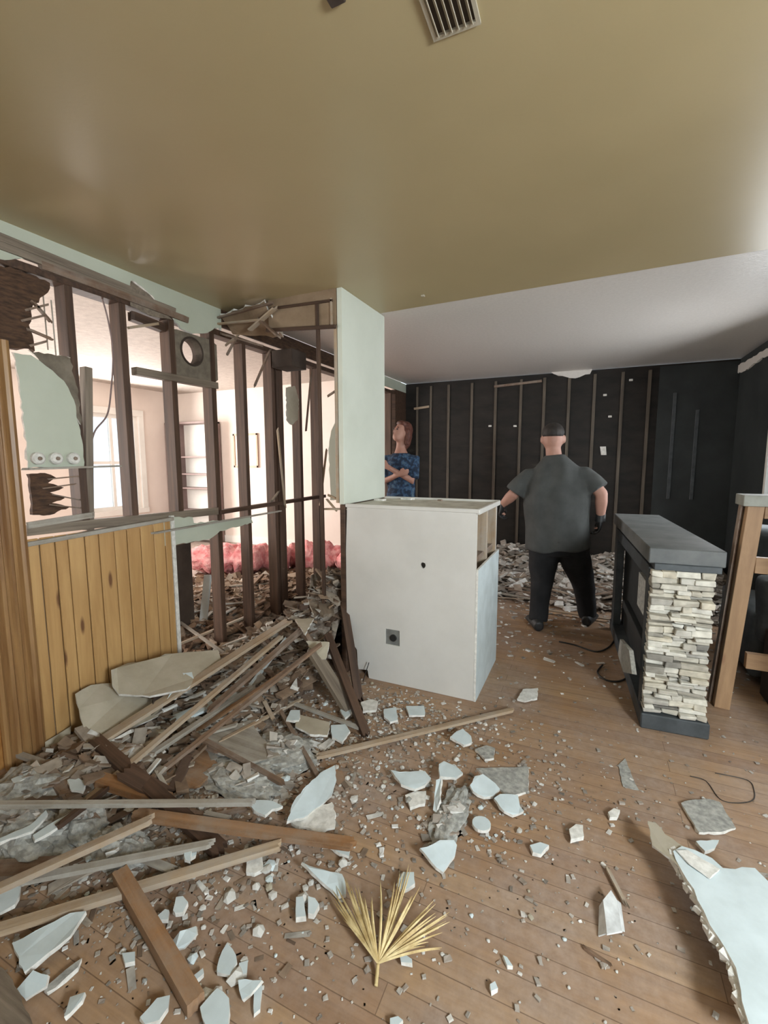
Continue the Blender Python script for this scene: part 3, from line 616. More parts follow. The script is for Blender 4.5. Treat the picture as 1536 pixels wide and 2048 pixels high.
# ------------------------------------------------------------------ far wall furring strips and scraps
sx_ = [835, 862, 897, 943, 990, 1040, 1086, 1135, 1185, 1240, 1293]
for i, px in enumerate(sx_+[1345, 1392]):
    x = on(px, 860, 1, YF).x; mt = 'strip' if i < 11 else 'charcoal'
    top = 2.47 if i < 11 else (2.2, 2.0)[i-11]; bot = 0 if i < 11 else 1.0
    o = member('furring_strip', (x, YF-.012, bot), (x, YF-.012, top), .034 if i > 1 else .03, .022, mt, up=(0, 1, 0))
    tag(o, 'vertical furring strip on the dark far wall, %s from its left end' % ('first second third fourth fifth sixth seventh eighth ninth tenth eleventh twelfth thirteenth'.split()[i]), 'strip', 'furring strips on the far wall')
for i, (x0, x1, z0, z1, mt) in enumerate([(on(990, 755, 1, YF).x, on(1085, 752, 1, YF).x, 2.40, 2.43, 'lath_dark'), (on(830, 800, 1, YF).x, on(860, 800, 1, YF).x, 2.17, 2.19, 'lath')]):
    o = member('far_lath', (x0, YF-.035, z0), (x1, YF-.035, z1), .03, .02, mt, up=(0, 1, 0)); tag(o, ('brown lath just below the ceiling on the far wall', 'short tan lath at the upper left corner of the far wall')[i], 'lath')
o = slab('ceiling_drywall_scrap', [on(*p, 1, YF-.03) for p in [(1090, 742), (1185, 738), (1180, 748), (1140, 756), (1125, 752)]], .012, ('white_ceiling', 'gypsum'), jag=.01, step=.05); tag(o, 'white torn drywall lip at the top of the far wall', 'wallboard')
o = slab('ceiling_drywall_scrap', [on(*p, 0, XR-.02) for p in [(1470, 735), (1536, 696), (1560, 682), (1560, 700), (1520, 718), (1490, 742), (1472, 746)]], .012, ('white_ceiling', 'gypsum'), jag=.01, step=.05); tag(o, 'white torn drywall lip at the top of the right wall', 'wallboard')
o = slab('wall_patch', [on(*p, 1, YF-.02) for p in [(1200, 893), (1212, 893), (1213, 910), (1202, 910)]], .01, ('gypsum', 'gypsum')); tag(o, 'small pale patch on the far wall right of the standing man', 'wallboard')
for i, (px, py) in enumerate([(980, 852), (1030, 852), (1210, 790), (1220, 833), (1262, 760)]):
    p = on(px, py, 1, YF-.02); o = box('plaster_fleck', p-V((.02, .006, .012)), p+V((.02, .006, .012)), 'gypsum'); tag(o, 'small pale plaster fleck on the far wall, '+('leftmost at head height', 'second from left at head height', 'right of the standing man near the ceiling', 'right of the standing man at head height', 'furthest right')[i], 'debris', 'flecks on the far wall')

# ------------------------------------------------------------------ left room furniture
bc0, bc1 = on(328, 846, 1, YF-.3), on(416, 1040, 1, YF-.3)
BX_0, BX_1 = bc0.x, on(418, 900, 1, YF-.3).x; BT = bc0.z
e = empty('bookcase', ((BX_0+BX_1)/2, YF-.16, 0), 'mauve-brown bookcase with white shelves against the far peach wall', 'bookcase')
box('side_board', (BX_0, YF-.3, 0), (BX_0+.20, YF-.03, BT), 'mauve', e); box('side_board', (BX_1-.05, YF-.3, 0), (BX_1, YF-.03, BT), 'mauve', e)
box('top_board', (BX_0, YF-.3, BT-.03), (BX_1, YF-.03, BT), 'mauve', e); box('back_board', (BX_0+.05, YF-.05, 0), (BX_1-.03, YF-.03, BT-.03), 'white', e)
for z in (.1, .55, .95, 1.2, 1.5): box('shelf', (BX_0+.2, YF-.29, z), (BX_1-.05, YF-.05, z+.025), 'mauve', e)
p0, p1 = on(466, 868, 1, YF-.02), on(517, 935, 1, YF-.02)
e = empty('picture_frame', ((p0.x+p1.x)/2, YF-.02, p1.z), 'thin tan picture frame hanging on the peach wall of the bright room', 'picture')
bm = bmesh.new()
for (a, b_, c, d) in ((p0.x, p0.x+.03, p1.z, p0.z), (p1.x-.03, p1.x, p1.z, p0.z), (p0.x, p1.x, p1.z, p1.z+.03), (p0.x, p1.x, p0.z-.03, p0.z)): add_box(bm, (a, YF-.03, c), (b_, YF-.004, d))
from_bm('frame', bm, 'gold_frame', e); box('print', (p0.x+.02, YF-.015, p1.z+.02), (p1.x-.02, YF-.008, p0.z-.02), 'picture', e, bev=0)
# dark cabinet seen through the lower wall
q = [L_(318, 1100, -2.95), L_(382, 1086, -2.95), L_(383, 1180, -2.95), L_(350, 1196, -2.95), L_(324, 1202, -2.95)]
z1 = q[0].z+.01
e = empty('low_cabinet', (-3.1, (q[0].y+q[1].y)/2, 0), 'low dark brown cabinet seen through the gap right of the wainscot', 'cabinet')
box('body', (-3.25, q[0].y-.15, .12), (-2.95, q[1].y, z1), 'dark_void', e); box('cabinet_top', (-3.27, q[0].y-.17, z1), (-2.93, q[1].y+.02, z1+.03), 'lath_dark', e)
for y in (q[0].y-.1, q[1].y-.05): box('leg', (-3.0, y-.02, 0), (-2.96, y+.02, .12), 'dark_void', e)
# pink insulation batts
def batt(a, b_, wd, ht, seed, label):
    a, b_ = V(a), V(b_); rnd = random.Random(seed); bm = bmesh.new(); n = 22; pts = []; rad = []
    for i in range(n+1):
        t = i/n; p = a.lerp(b_, t); pts.append(p+V((0, 0, ht*.9))); k = .6+.4*math.sin(math.pi*t)**.5
        rad.append((wd*k*(1+.15*rnd.uniform(-1, 1)), ht*k*(1+.2*rnd.uniform(-1, 1))))
    tube(bm, pts, rad, 20, up=(0, 0, 1))
    for v in bm.verts:
        v.co += V((noise.noise(v.co*9+V((seed, 0, 0))), noise.noise(v.co*9+V((0, seed, 0))), noise.noise(v.co*12)))*.06; v.co.z = max(v.co.z, .002)
    o = from_bm('insulation_batt', bm, 'insul', smooth=True); tag(o, label, 'insulation', 'pink insulation batts')
batt((-4.6, 4.2, .0), (-3.5, 4.7, .0), .32, .20, 1, 'largest pink insulation batt, lying left of the studs on the bright room floor')
batt((-4.5, 4.0, .12), (-3.6, 4.3, .12), .24, .15, 2, 'pink insulation batt lying on the front of the largest batt')
batt((-3.7, 4.9, .0), (-3.0, 5.2, .0), .22, .18, 3, 'pink insulation batt between the double post and the stud left of it')
batt((-2.85, 4.9, .0), (-2.66, 5.5, .0), .16, .16, 4, 'small pink insulation piece seen left of the white counter')
# leaning pale board
o = member('leaning_board', on(404, 1268, 2, .02), on(416, 1150, 1, on(404, 1268, 2, .02).y+.15), .075, .02, 'drywall_face', up=(0, -1, .2)); tag(o, 'narrow pale board standing upright in the rubble right of the wainscot', 'board')

# ------------------------------------------------------------------ electric fireplace with stone end
FO = V((.315, 2.70, 0)); FR = math.radians(3.6)
FW, FL = .285, 1.55
e = empty('fireplace_surround', FO+V((.14, .75, 0)), 'charcoal fireplace surround with a stacked pale stone end', 'fireplace')
T = Matrix.Translation(FO) @ Matrix.Rotation(FR, 4, 'Z')
def fb(name, lo, hi, mat, bev=.003, par=None):
    bm = bmesh.new(); add_box(bm, lo, hi, T)
    if bev: bmesh.ops.bevel(bm, geom=list(bm.edges), offset=bev, segments=1, affect='EDGES')
    return from_bm(name, bm, mat, par or e)
fb('mantel_shelf', (-.01, .04, .90), (FW+.05, FL+.14, .985), 'charcoal_top', .005)
fb('mantel_apron', (.015, .02, .87), (FW+.03, FL+.08, .905), 'charcoal')
fb('base_plinth', (-.01, -.03, 0), (FW+.02, FL, .085), 'charcoal', .006)
fb('side_stile', (-.004, .055, .085), (.05, .12, .875), 'charcoal')
fb('side_stile', (-.004, FL-.16, .085), (.05, FL-.02, .875), 'charcoal')
fb('side_rail', (-.002, .10, .80), (.045, FL-.03, .88), 'charcoal')
fb('back_recess', (.07, .10, .08), (.09, FL-.05, .88), 'blackbox', 0)
fb('outer_face', (FW-.03, .06, .08), (FW-.005, FL-.02, .88), 'charcoal', 0)
fb('pale_panel', (.04, .38, .50), (.072, .62, .72), 'grey_back', .002)
fb('firebox_frame', (.035, .30, .30), (.07, 1.2, .36), 'blackbox')
rnd = random.Random(11); bm = bmesh.new(); z = .09
while z < .865:
    h = rnd.uniform(.016, .036); h = min(h, .87-z+.002); x = 0.0
    while x < FW-.01:
        wd = rnd.uniform(.035, .13); x2 = min(x+wd, FW+.004)
        if FW-x2 < .03: x2 = FW+rnd.uniform(-.006, .008)
        d = rnd.uniform(-.012, .040)
        vs = add_box(bm, (x+.001, .012-d, z+.0015), (x2-.001, .065, z+h-.0015), T)
        for v in vs: v.co += V((rnd.uniform(-.005, .005), rnd.uniform(-.010, .010), rnd.uniform(-.004, .004)))
        x = x2
    z += h
bmesh.ops.bevel(bm, geom=list(bm.edges), offset=.003, segments=1, affect='EDGES')
from_bm('stone_veneer', bm, 'stone', e)
fb('core_end', (.0, .05, .085), (FW, .075, .87), 'charcoal', 0)
o = slab('leaning_grey_board', [on(*p, 0, .22) for p in [(1240, 1278), (1258, 1300), (1264, 1348), (1246, 1344), (1236, 1310)]], .02, ('grey_back', 'grey_back')); tag(o, 'grey scrap leaning against the open side of the fireplace surround', 'debris')
curve_tube('loose_cable', [G(1118, 1283, .006), G(1150, 1290, .006), G(1190, 1303, .006), G(1215, 1296, .006), G(1228, 1282, .006)], .006, 'cable'); tag(bpy.data.objects['loose_cable'], 'black cord on the floor left of the fireplace surround', 'cord')
curve_tube('cable_loop', [G(1205, 1330, .006), G(1195, 1345, .006), G(1212, 1360, .006), G(1240, 1362, .006), G(1262, 1350, .006)], .006, 'cable'); tag(bpy.data.objects['cable_loop'], 'looped black cord end at the foot of the fireplace surround', 'cord')
curve_tube('floor_wire', [G(1380, 1552, .003), G(1412, 1562, .003), G(1440, 1598, .003), G(1475, 1606, .003), G(1506, 1600, .003), G(1508, 1580, .003), G(1494, 1560, .003), G(1430, 1546, .003)], .0018, 'cable'); tag(bpy.data.objects['floor_wire'], 'thin dark wire loop lying on the floorboards at the right', 'wire')

# ------------------------------------------------------------------ timber workbench frame
e = empty('timber_table', (1.05, 3.05, 0), 'fresh pine timber frame table with a grey slab top at the right edge', 'table')
member('leg', (.76, 3.13, 0), (.835, 3.13, 1.2), .075, .09, 'pine_raw', e, up=(0, 1, 0))
member('leg', (1.32, 3.10, 0), (1.32, 3.10, 1.2), .075, .09, 'pine_raw', e, up=(0, 1, 0))
member('leg', (1.32, 3.02-.5, 0), (1.32, 3.02-.5, 1.2), .075, .09, 'pine_raw', e, up=(0, 1, 0))
member('leg', (1.32, 3.02-.5, 0), (1.32, 3.02-.5, 1.2), .075, .09, 'pine_raw', e, up=(0, 1, 0)) if False else None
member('leg_edge_strip', (.712, 3.16, .0), (.785, 3.16, 1.2), .012, .05, 'lath_dark', e, up=(0, 1, 0))  # narrow dark strip along the left edge of the near leg
member('cross_rail', (.86, 3.13, .86), (1.36, 3.13, .86), .04, .09, 'pine_raw', e)
member('cross_rail', (.86, 3.13, .30), (1.36, 3.13, .30), .04, .09, 'pine_raw', e)
member('cross_rail', (.88, 3.13, 1.16), (1.36, 3.13, 1.16), .04, .07, 'pine_raw', e)
box('slab_top', (.72, 2.44, 1.195), (1.37, 3.12, 1.235), 'frame_grey', e) if False else box('slab_top', (.77, 3.06, 1.195), (1.38, 3.22, 1.255), 'frame_grey', e)
def cushion(name, lo, hi, mat, par, seed):
    bm = bmesh.new(); add_box(bm, lo, hi); bmesh.ops.bevel(bm, geom=list(bm.edges), offset=.06, segments=4, affect='EDGES', profile=.6)
    bmesh.ops.subdivide_edges(bm, edges=[x for x in bm.edges if x.calc_length() > .1], cuts=4, use_grid_fill=True)
    for v in bm.verts: v.co += V((noise.noise(v.co*5+V((seed, 0, 0))), noise.noise(v.co*5), noise.noise(v.co*5+V((0, seed, 3)))))*.02
    for v in bm.verts: v.co.z = max(v.co.z, .002)
    return from_bm(name, bm, mat, par, smooth=True)
e = empty('armchair', (1.17, 4.0, 0), 'slate grey upholstered armchair behind the pine timber table', 'armchair')
cushion('seat_base', (.98, 3.5, .05), (1.38, 4.3, .48), 'upholstery', e, 1); cushion('backrest', (1.08, 4.1, .3), (1.38, 4.45, .95), 'upholstery', e, 2)
cushion('armrest', (1.0, 3.42, .3), (1.38, 3.6, .72), 'upholstery', e, 3)
o = box('dark_crate', (1.02, 3.25, 0), (1.36, 3.40, .42), 'dark_void'); tag(o, 'low dark crate under the pine timber table', 'crate')

# ------------------------------------------------------------------ ceiling vent
v0, v1 = on(866, -60, 2, CH), on(957, 42, 2, CH)
c0, c1, c2 = on(868, 78, 2, CH), on(958, 42, 2, CH), on(866, -40, 2, CH)
ang = math.atan2(c1.y-c0.y, c1.x-c0.x); wv = .12; lv = .30
e = empty('ceiling_vent', V((c0.x+.06, c0.y-.12, CH)), 'slatted metal ceiling vent at the top of the picture', 'vent')
Tv = Matrix.Translation(V((c0.x, c0.y, CH))) @ Matrix.Rotation(0.02, 4, 'Z')
bm = bmesh.new()
for lo, hi in (((0, -lv, -.008), (.010, 0, 0)), ((wv-.010, -lv, -.008), (wv, 0, 0)), ((.010, -.012, -.008), (wv-.010, 0, 0)), ((.010, -lv, -.008), (wv-.010, -lv+.012, 0))): add_box(bm, lo, hi, Tv)
from_bm('vent_frame', bm, 'paperback', e)
bm = bmesh.new(); add_box(bm, (.008, -lv+.01, -.0015), (wv-.008, -.01, -.0005), Tv); from_bm('vent_gap_shade', bm, 'dark_void', e)  # dark sheet puts the shade of the open duct between the slats
for k in range(6):
    bm = bmesh.new(); x = .014+k*.0172; Tk = Tv @ Matrix.Translation((x, 0, -.008)) @ Matrix.Rotation(.9, 4, 'Y'); add_box(bm, (-.006, -lv+.012, -.001), (.006, -.012, .001), Tk); from_bm('vent_slat', bm, 'paperback', e)
o = box('ceiling_hook', on(678, 2, 2, CH)-V((.02, .03, .012)), on(678, 2, 2, CH)+V((.02, .0, 0)), 'dark_void'); tag(o, 'small dark fitting on the ceiling left of the vent', 'fitting')
o = box('ceiling_nail', on(846, 590, 2, CH)-V((.012, .012, .01)), on(846, 590, 2, CH)+V((.012, .012, 0)), 'paperback'); tag(o, 'small brown nub on the ceiling near its far edge', 'fitting')

# ------------------------------------------------------------------ people
YM = 4.1
def mp(px, py, y=YM): return on(px, py, 1, y)
def hand(bm, wrist, d, side, back, s=1.0, curl=.5):
    """palm, four bent fingers and a thumb; d = pointing direction, side = thumb side, back = palm normal"""
    wrist, d, side, back = V(wrist), V(d).normalized(), V(side).normalized(), V(back).normalized()
    tube(bm, [wrist-d*.03, wrist+d*.02*s, wrist+d*.055*s, wrist+d*.085*s], [(.024*s, .020*s), (.034*s, .018*s), (.042*s, .017*s), (.040*s, .014*s)], 12, up=back)
    for i, (off, L) in enumerate([(.030, .066), (.010, .076), (-.010, .070), (-.030, .055)]):
        b0 = wrist+d*.075*s+side*off*s
        k1 = b0+(d*(1-.2*curl)+back*-.35*curl)*L*.5*s; k2 = k1+(d*(1-1.0*curl)-back*.8*curl).normalized()*L*.33*s; k3 = k2+(d*(.6-1.2*curl)-back*.9).normalized()*L*.27*s
        tube(bm, [b0, k1, k2, k3], [.0105*s, .0098*s, .009*s, .0075*s], 8)
    t0 = wrist+d*.03*s+side*.030*s; t1 = t0+(d*.6+side*.75)*.035*s; t2 = t1+(d*.95+side*.1-back*.4).normalized()*.030*s
    tube(bm, [t0, t1, t2], [.014*s, .012*s, .009*s], 8)
man = empty('person', G(1125, 1250), 'man seen from behind in a grey t-shirt, black trousers and black gloves', 'person')
neck = mp(1108, 915); headc = mp(1106, 876, YM+.02); ch = mp(1110, 945)
sL, sR = mp(1056, 950), mp(1170, 946)
eL, eR = mp(1027, 988, YM-.02), mp(1203, 988, YM-.03)
wL, wR = mp(1006, 1008, YM+.05), mp(1201, 1034, YM+.02)
hipc = mp(1116, 1085); aL, aR = G(1073, 1245, .09), G(1176, 1222, .09); aL = V((aL.x, 3.98, .10)); aR = V((aR.x, 4.28, .10))
hL, hR = hipc+V((-.11, 0, -.04)), hipc+V((.11, 0, -.04)); kL = hL.lerp(aL, .5)+V((0, .03, 0)); kR = hR.lerp(aR, .5)+V((.02, .03, 0))
bm = bmesh.new()
ball(bm, headc+V((0, 0, .0)), (.085, .100, .122)); ball(bm, headc+V((0, .055, -.06)), (.055, .05, .055)); ball(bm, headc+V((0, .105, -.02)), (.013, .02, .022))
for s in (-1, 1):
    ball(bm, headc+V((s*.090, .008, -.012)), (.014, .024, .036)); ball(bm, headc+V((s*.032, .088, .012)), (.014, .012, .010))
ball(bm, headc+V((0, .093, -.058)), (.024, .014, .009))
tube(bm, [headc-V((0, .01, .05)), neck, ch], [(.060, .062), (.066, .066), (.10, .09)], 16, up=(0, 1, 0))
tube(bm, [mp(1110, 925), mp(1112, 950), mp(1112, 1010), mp(1114, 1060), hipc-V((0, 0, .06))], [(.09, .07), (.14, .09), (.20, .12), (.20, .13), (.17, .12)], 20, up=(0, 1, 0))
for (s, el, wr) in ((sL, eL, wL), (sR, eR, wR)):
    tube(bm, [s+V((0, 0, -.04)), s.lerp(el, .5)+V((0, 0, -.008)), el, el.lerp(wr, .35), wr], [.050, .054, .050, .050, .033], 14)
hand(bm, wL, (wL-eL).normalized()*.3+V((0, .1, -.9)), V((.3, .9, 0)), V((-1, .2, 0)), .84, .55)
hand(bm, wR, V((-.1, .05, -1)), V((-.2, .95, 0)), V((1, .2, 0)), .84, .6)
for (h, k, a) in ((hL, kL, aL), (hR, kR, aR)):
    tube(bm, [h, h.lerp(k, .5), k, k.lerp(a, .4), a], [.10, .088, .062, .058, .040], 14); tube(bm, [a+V((0, -.05, -.05)), a+V((0, .06, -.06)), a+V((0, .14, -.075))], [(.035, .035), (.04, .03), (.04, .018)], 12, up=(0, 0, 1))
fuse('body', bm, 'skin', man, .011, 3)
bm = bmesh.new()     # t-shirt
tube(bm, [mp(1109, 910), mp(1109, 920), mp(1111, 940), mp(1112, 965), mp(1112, 1005), mp(1113, 1045), mp(1114, 1080), mp(1115, 1098)], [(.08, .08), (.12, .10), (.195, .13), (.262, .165), (.272, .19), (.262, .195), (.262, .19), (.268, .185)], 28, up=(0, 1, 0))
for (s, el, q) in ((sL, eL, .92), (sR, eR, .80)):
    c = mp(1111, 955); d = (s-c)
    tube(bm, [c+d*.5+V((0, 0, -.02)), s+V((0, 0, -.028)), s.lerp(el, .5), s.lerp(el, q)], [(.09, .09), (.080, .086), (.080, .084), (.090, .084)], 16)
def wrinkle(p): return V((0, 1, 0))*noise.noise(V((p.x*8+p.z*3, p.y*4, p.z*4-p.x*3)))*.026 + V((noise.noise(p*6+V((5, 5, 5))), 0, noise.noise(p*5)))*.008
fuse('tshirt', bm, 'shirt', man, .012, 4, lambda p: wrinkle(p)+V((0, 0, .012*math.sin(p.x*23))) if p.z < hipc.z+.03 else wrinkle(p))
bm = bmesh.new()
tube(bm, [hipc+V((0, 0, .10)), hipc+V((0, 0, 0)), hipc-V((0, 0, .10))], [(.235, .16), (.235, .165), (.215, .15)], 24, up=(0, 1, 0))
for (h, k, a) in ((hL, kL, aL), (hR, kR, aR)): tube(bm, [h+V((0, 0, .03)), h.lerp(k, .5), k, k.lerp(a, .5), a-V((0, 0, .035))], [.132, .122, .096, .084, .078], 18)
fuse('trousers', bm, 'trouser', man, .013, 4, lambda p: V((noise.noise(p*9), noise.noise(p*9+V((3, 1, 2))), 0))*.010)
for i, a in enumerate((aL, aR)):
    bm = bmesh.new(); dx = (-.035, .02)[i]
    tube(bm, [a+V((-dx*.6, -.10, -.055)), a+V((0, -.04, -.045)), a+V((dx, .06, -.055)), a+V((dx*2, .15, -.068)), a+V((dx*2.4, .19, -.075))], [(.040, .044), (.052, .056), (.056, .047), (.056, .033), (.040, .022)], 14, up=(0, 0, 1))
    o = fuse('shoe', bm, 'shoe', man, .010, 2)
bm = bmesh.new(); hand(bm, wL, (wL-eL).normalized()*.3+V((0, .1, -.9)), V((.3, .9, 0)), V((-1, .2, 0)), 1.12, .55); fuse('glove', bm, 'black', man, .006, 1)
bm = bmesh.new(); hand(bm, wR, V((-.1, .05, -1)), V((-.2, .95, 0)), V((1, .2, 0)), 1.18, .6); tube(bm, [wR+V((0, 0, .03)), wR-V((0, 0, .04))], [.040, .042], 12); fuse('glove', bm, 'black', man, .006, 1)
bm = bmesh.new(); ball(bm, headc+V((0, -.004, .042)), (.092, .108, .088)); 
for v in list(bm.verts):
    if v.co.z < headc.z+.022: v.co.z = headc.z+.022-(.012 if v.co.y < headc.y else -.01)
fuse('hair', bm, 'hair', man, .009, 2)

# second person, looking up behind the counter
YP = 4.5
pp = lambda px, py: on(px, py, 1, YP)
wom = empty('person', (pp(800, 950).x, YP, 0), 'person in a dark blue patterned top with arms crossed, looking up beside the column', 'person')
hc2 = pp(803, 866); nk = pp(801, 896); ct = pp(802, 924); pel = V((ct.x, YP, .95))
tilt = Matrix.Rotation(math.radians(24), 4, 'X')   # chin raised
fd = V((-.50, -.85, .30)).normalized(); sd = V((.85, -.50, 0)).normalized(); ud = sd.cross(fd)*-1 if sd.cross(fd).z < 0 else sd.cross(fd)
def hp(f, s, u): return hc2+fd*f+sd*s+ud*u
RM = Matrix((sd, -fd, ud)).transposed().to_4x4()
bm = bmesh.new()
ball(bm, hc2, (.072, .090, .112), rot=RM); ball(bm, hp(.045, 0, -.055), (.050, .045, .050), rot=RM); ball(bm, hp(.094, 0, -.012), (.012, .018, .024), rot=RM)
for s in (-1, 1): ball(bm, hp(.002, s*.074, -.01), (.010, .02, .028), rot=RM); ball(bm, hp(.078, s*.030, .018), (.015, .012, .009), rot=RM)
ball(bm, hp(.086, 0, -.050), (.022, .012, .009), rot=RM)
tube(bm, [hc2-V((0, -.01, .05)), nk+V((0, .01, 0)), ct+V((0, 0, .08))], [(.050, .052), (.052, .055), (.08, .07)], 14, up=(0, 1, 0))
tube(bm, [ct+V((0, 0, .08)), ct, pp(802, 980), pel, pel-V((0, 0, .12))], [(.10, .075), (.15, .10), (.135, .10), (.16, .11), (.15, .11)], 18, up=(0, 1, 0))
ls, rs = ct+V((-.165, 0, .03)), ct+V((.15, 0, .03))
le, re_ = ct+V((-.20, -.06, -.22)), ct+V((.17, -.07, -.20)); lw, rw = ct+V((.04, -.17, -.13)), ct+V((-.05, -.20, -.06))
for (s, el, wr) in ((ls, le, lw), (rs, re_, rw)): tube(bm, [s, s.lerp(el, .5), el, wr], [.050, .045, .038, .026], 12)
hand(bm, lw, V((.9, -.1, .25)), V((0, -.2, 1)), V((0, -1, 0)), .88, .35); hand(bm, rw, V((-.8, -.1, .45)), V((.2, -.2, 1)), V((0, -1, 0)), .88, .35)
for s in (-1, 1):
    h = pel+V((s*.085, 0, -.08)); a = V((pel.x+s*.10, YP, .07)); tube(bm, [h, h.lerp(a, .5), a], [.085, .06, .038], 14); tube(bm, [a+V((0, .05, -.04)), a+V((0, -.12, -.05))], [(.035, .03), (.04, .02)], 10, up=(0, 0, 1))
fuse('body', bm, 'skin', wom, .010, 2)
bm = bmesh.new()
tube(bm, [ct+V((0, 0, .095)), ct+V((0, 0, .06)), ct, pp(802, 975), pel, pel-V((0, 0, .05))], [(.085, .075), (.135, .095), (.170, .118), (.155, .118), (.175, .13), (.18, .13)], 24, up=(0, 1, 0))
for (s, el) in ((ls, le), (rs, re_)): tube(bm, [s+(ct-s)*.4, s, s.lerp(el, .55), s.lerp(el, .9)], [.07, .066, .058, .056], 14)
fuse('top', bm, 'blue_shirt', wom, .011, 3, lambda p: V((noise.noise(p*10), noise.noise(p*8+V((3, 1, 2))), 0))*.010)
bm = bmesh.new(); tube(bm, [pel+V((0, 0, .05)), pel-V((0, 0, .12))], [(.172, .125), (.165, .12)], 18, up=(0, 1, 0))
for s in (-1, 1): h = pel+V((s*.085, 0, -.08)); a = V((pel.x+s*.10, YP, .07)); tube(bm, [h, h.lerp(a, .5), a], [.098, .075, .058], 14)
fuse('trousers', bm, 'trouser', wom, .013, 3)
bm = bmesh.new()
ball(bm, hp(-.036, 0, .030), (.090, .088, .110), rot=RM); ball(bm, hp(.030, 0, .095), (.068, .045, .030), rot=RM)
for s in (-1, 1): tube(bm, [hp(-.01, s*.076, .04), hp(-.035, s*.084, -.04), hp(-.05, s*.07, -.12)], [.028, .034, .02], 12)
tube(bm, [hp(-.08, 0, 0), hp(-.09, 0, -.10), hp(-.08, 0, -.17)], [.06, .05, .02], 12)
fuse('hair', bm, 'brown_hair', wom, .010, 2)
for s in (-1, 1):
    bm = bmesh.new(); ball(bm, hp(.086, s*.030, .014), (.014, .008, .007), 8, rot=RM); from_bm('eye', bm, 'black', wom)
    bm = bmesh.new(); ball(bm, hp(.084, s*.030, .034), (.019, .008, .005), 8, rot=RM); from_bm('eyebrow', bm, 'brown_hair', wom)
    a = V((pel.x+s*.10, YP, .07)); bm = bmesh.new(); tube(bm, [a+V((0, .07, -.035)), a+V((0, 0, -.025)), a+V((0, -.15, -.045))], [(.042, .035), (.048, .042), (.045, .024)], 12, up=(0, 0, 1)); fuse('shoe', bm, 'shoe', wom, .011, 2)

# ------------------------------------------------------------------ rubble beds
def heap(x, y):
    g = lambda cx, cy_, h, sx, sy_: h*math.exp(-((x-cx)/sx)**2-((y-cy_)/sy_)**2)
    z = g(-1.62, 2.78, .52, .20, .28)+g(-1.85, 2.62, .26, .35, .26)+g(-2.05, 2.1, .14, .40, .45)+g(-3.3, 3.1, .15, .9, .8)+g(-2.9, 3.9, .12, .7, .9)+g(-2.05, 1.25, .09, .40, .28)+g(-1.5, 2.2, .08, .3, .25)
    return z
def far_heap(x, y):
    k = .8+.35*noise.noise(V((x*1.8, 3, 0)))
    return .34*k*math.exp(-((y-5.95)/.5)**2)+.10*math.exp(-((y-5.2)/.5)**2)*k
def bed(name, x0, x1, y0, y1, fn, st, mat, label, off=.018):
    bm = bmesh.new(); nx, ny = int((x1-x0)/st), int((y1-y0)/st); g = {}
    for i in range(nx+1):
        for j in range(ny+1):
            x, y = x0+i*st, y0+j*st; z = fn(x, y); g[i, j] = (x, y, z-off+(.035*noise.noise(V((x*9, y*9, 0)))+.02*noise.noise(V((x*23, y*23, 5))))*min(1, z*14))
    vs = {}
    for i in range(nx):
        for j in range(ny):
            q = [(i, j), (i+1, j), (i+1, j+1), (i, j+1)]
            if max(g[k][2] for k in q) > .001:
                for k in q:
                    if k not in vs: vs[k] = bm.verts.new((g[k][0], g[k][1], max(-.004, g[k][2])))
                bm.faces.new([vs[k] for k in q])
    o = from_bm(name, bm, mat, smooth=True, recenter=True); return tag(o, label, 'rubble', kind='stuff')
bed('rubble_bed', -2.42, -1.50, .9, 3.6, heap, .03, 'mound', 'dusty brown bed of the rubble heap against the stripped left wall')
bed('rubble_bed', -4.8, -2.44, 2.1, 5.2, heap, .05, 'mound', 'bed of brown rubble on the bright room floor behind the studs')
bed('rubble_bed', -2.4, 1.36, 4.7, 6.08, far_heap, .05, 'mound', 'bed of rubble banked against the dark far wall')
def bits(name, n, region, fn, mat, label, smin, smax, el, seed, thin=.35, dens=None, kind='stuff'):
    rnd = random.Random(seed); bm = bmesh.new(); c = 0; tries = 0
    while c < n and tries < n*20:
        tries += 1
        x, y = rnd.uniform(region[0], region[1]), rnd.uniform(region[2], region[3])
        if dens and rnd.random() > dens(x, y): continue
        s = smin*(smax/smin)**(rnd.random()**1.6); L = s*rnd.uniform(1, el); t = s*thin*rnd.uniform(.5, 1.2)
        z = fn(x, y)+t*.4; tl = .5 if fn(x, y) > .03 else .08
        T_ = Matrix.Translation((x, y, z)) @ Matrix.Rotation(rnd.uniform(0, 6.28), 4, 'Z') @ Matrix.Rotation(rnd.uniform(-tl, tl), 4, 'X') @ Matrix.Rotation(rnd.uniform(-tl, tl), 4, 'Y')
        for v in add_box(bm, (-L/2, -s/2, -t/2), (L/2, s/2, t/2), T_):
            v.co += V((rnd.uniform(-1, 1), rnd.uniform(-1, 1), rnd.uniform(-1, 1)))*s*.16; v.co.z = max(v.co.z, .0015)
        c += 1
    o = from_bm(name, bm, mat); return tag(o, label, 'rubble', kind=kind)
inheap = lambda x, y: min(1, heap(x, y)*9)
bits('rubble_fragments', 3200, (-2.36, -1.53, .75, 3.4), heap, 'rubble_left', 'countless wood and plaster fragments covering the left rubble heap', .008, .055, 6, 21, .3, inheap)
bits('rubble_fragments', 2400, (-4.7, -2.56, 2.1, 5.0), heap, 'rubble_brown', 'countless brown fragments on the bright room floor behind the studs', .012, .06, 6, 22, .35, inheap)
bits('rubble_fragments', 2600, (-2.35, 1.28, 4.6, 5.98), far_heap, 'rubble_grey', 'countless grey-white plaster fragments banked along the far wall', .015, .08, 4, 23, .35, lambda x, y: min(1, far_heap(x, y)*7))
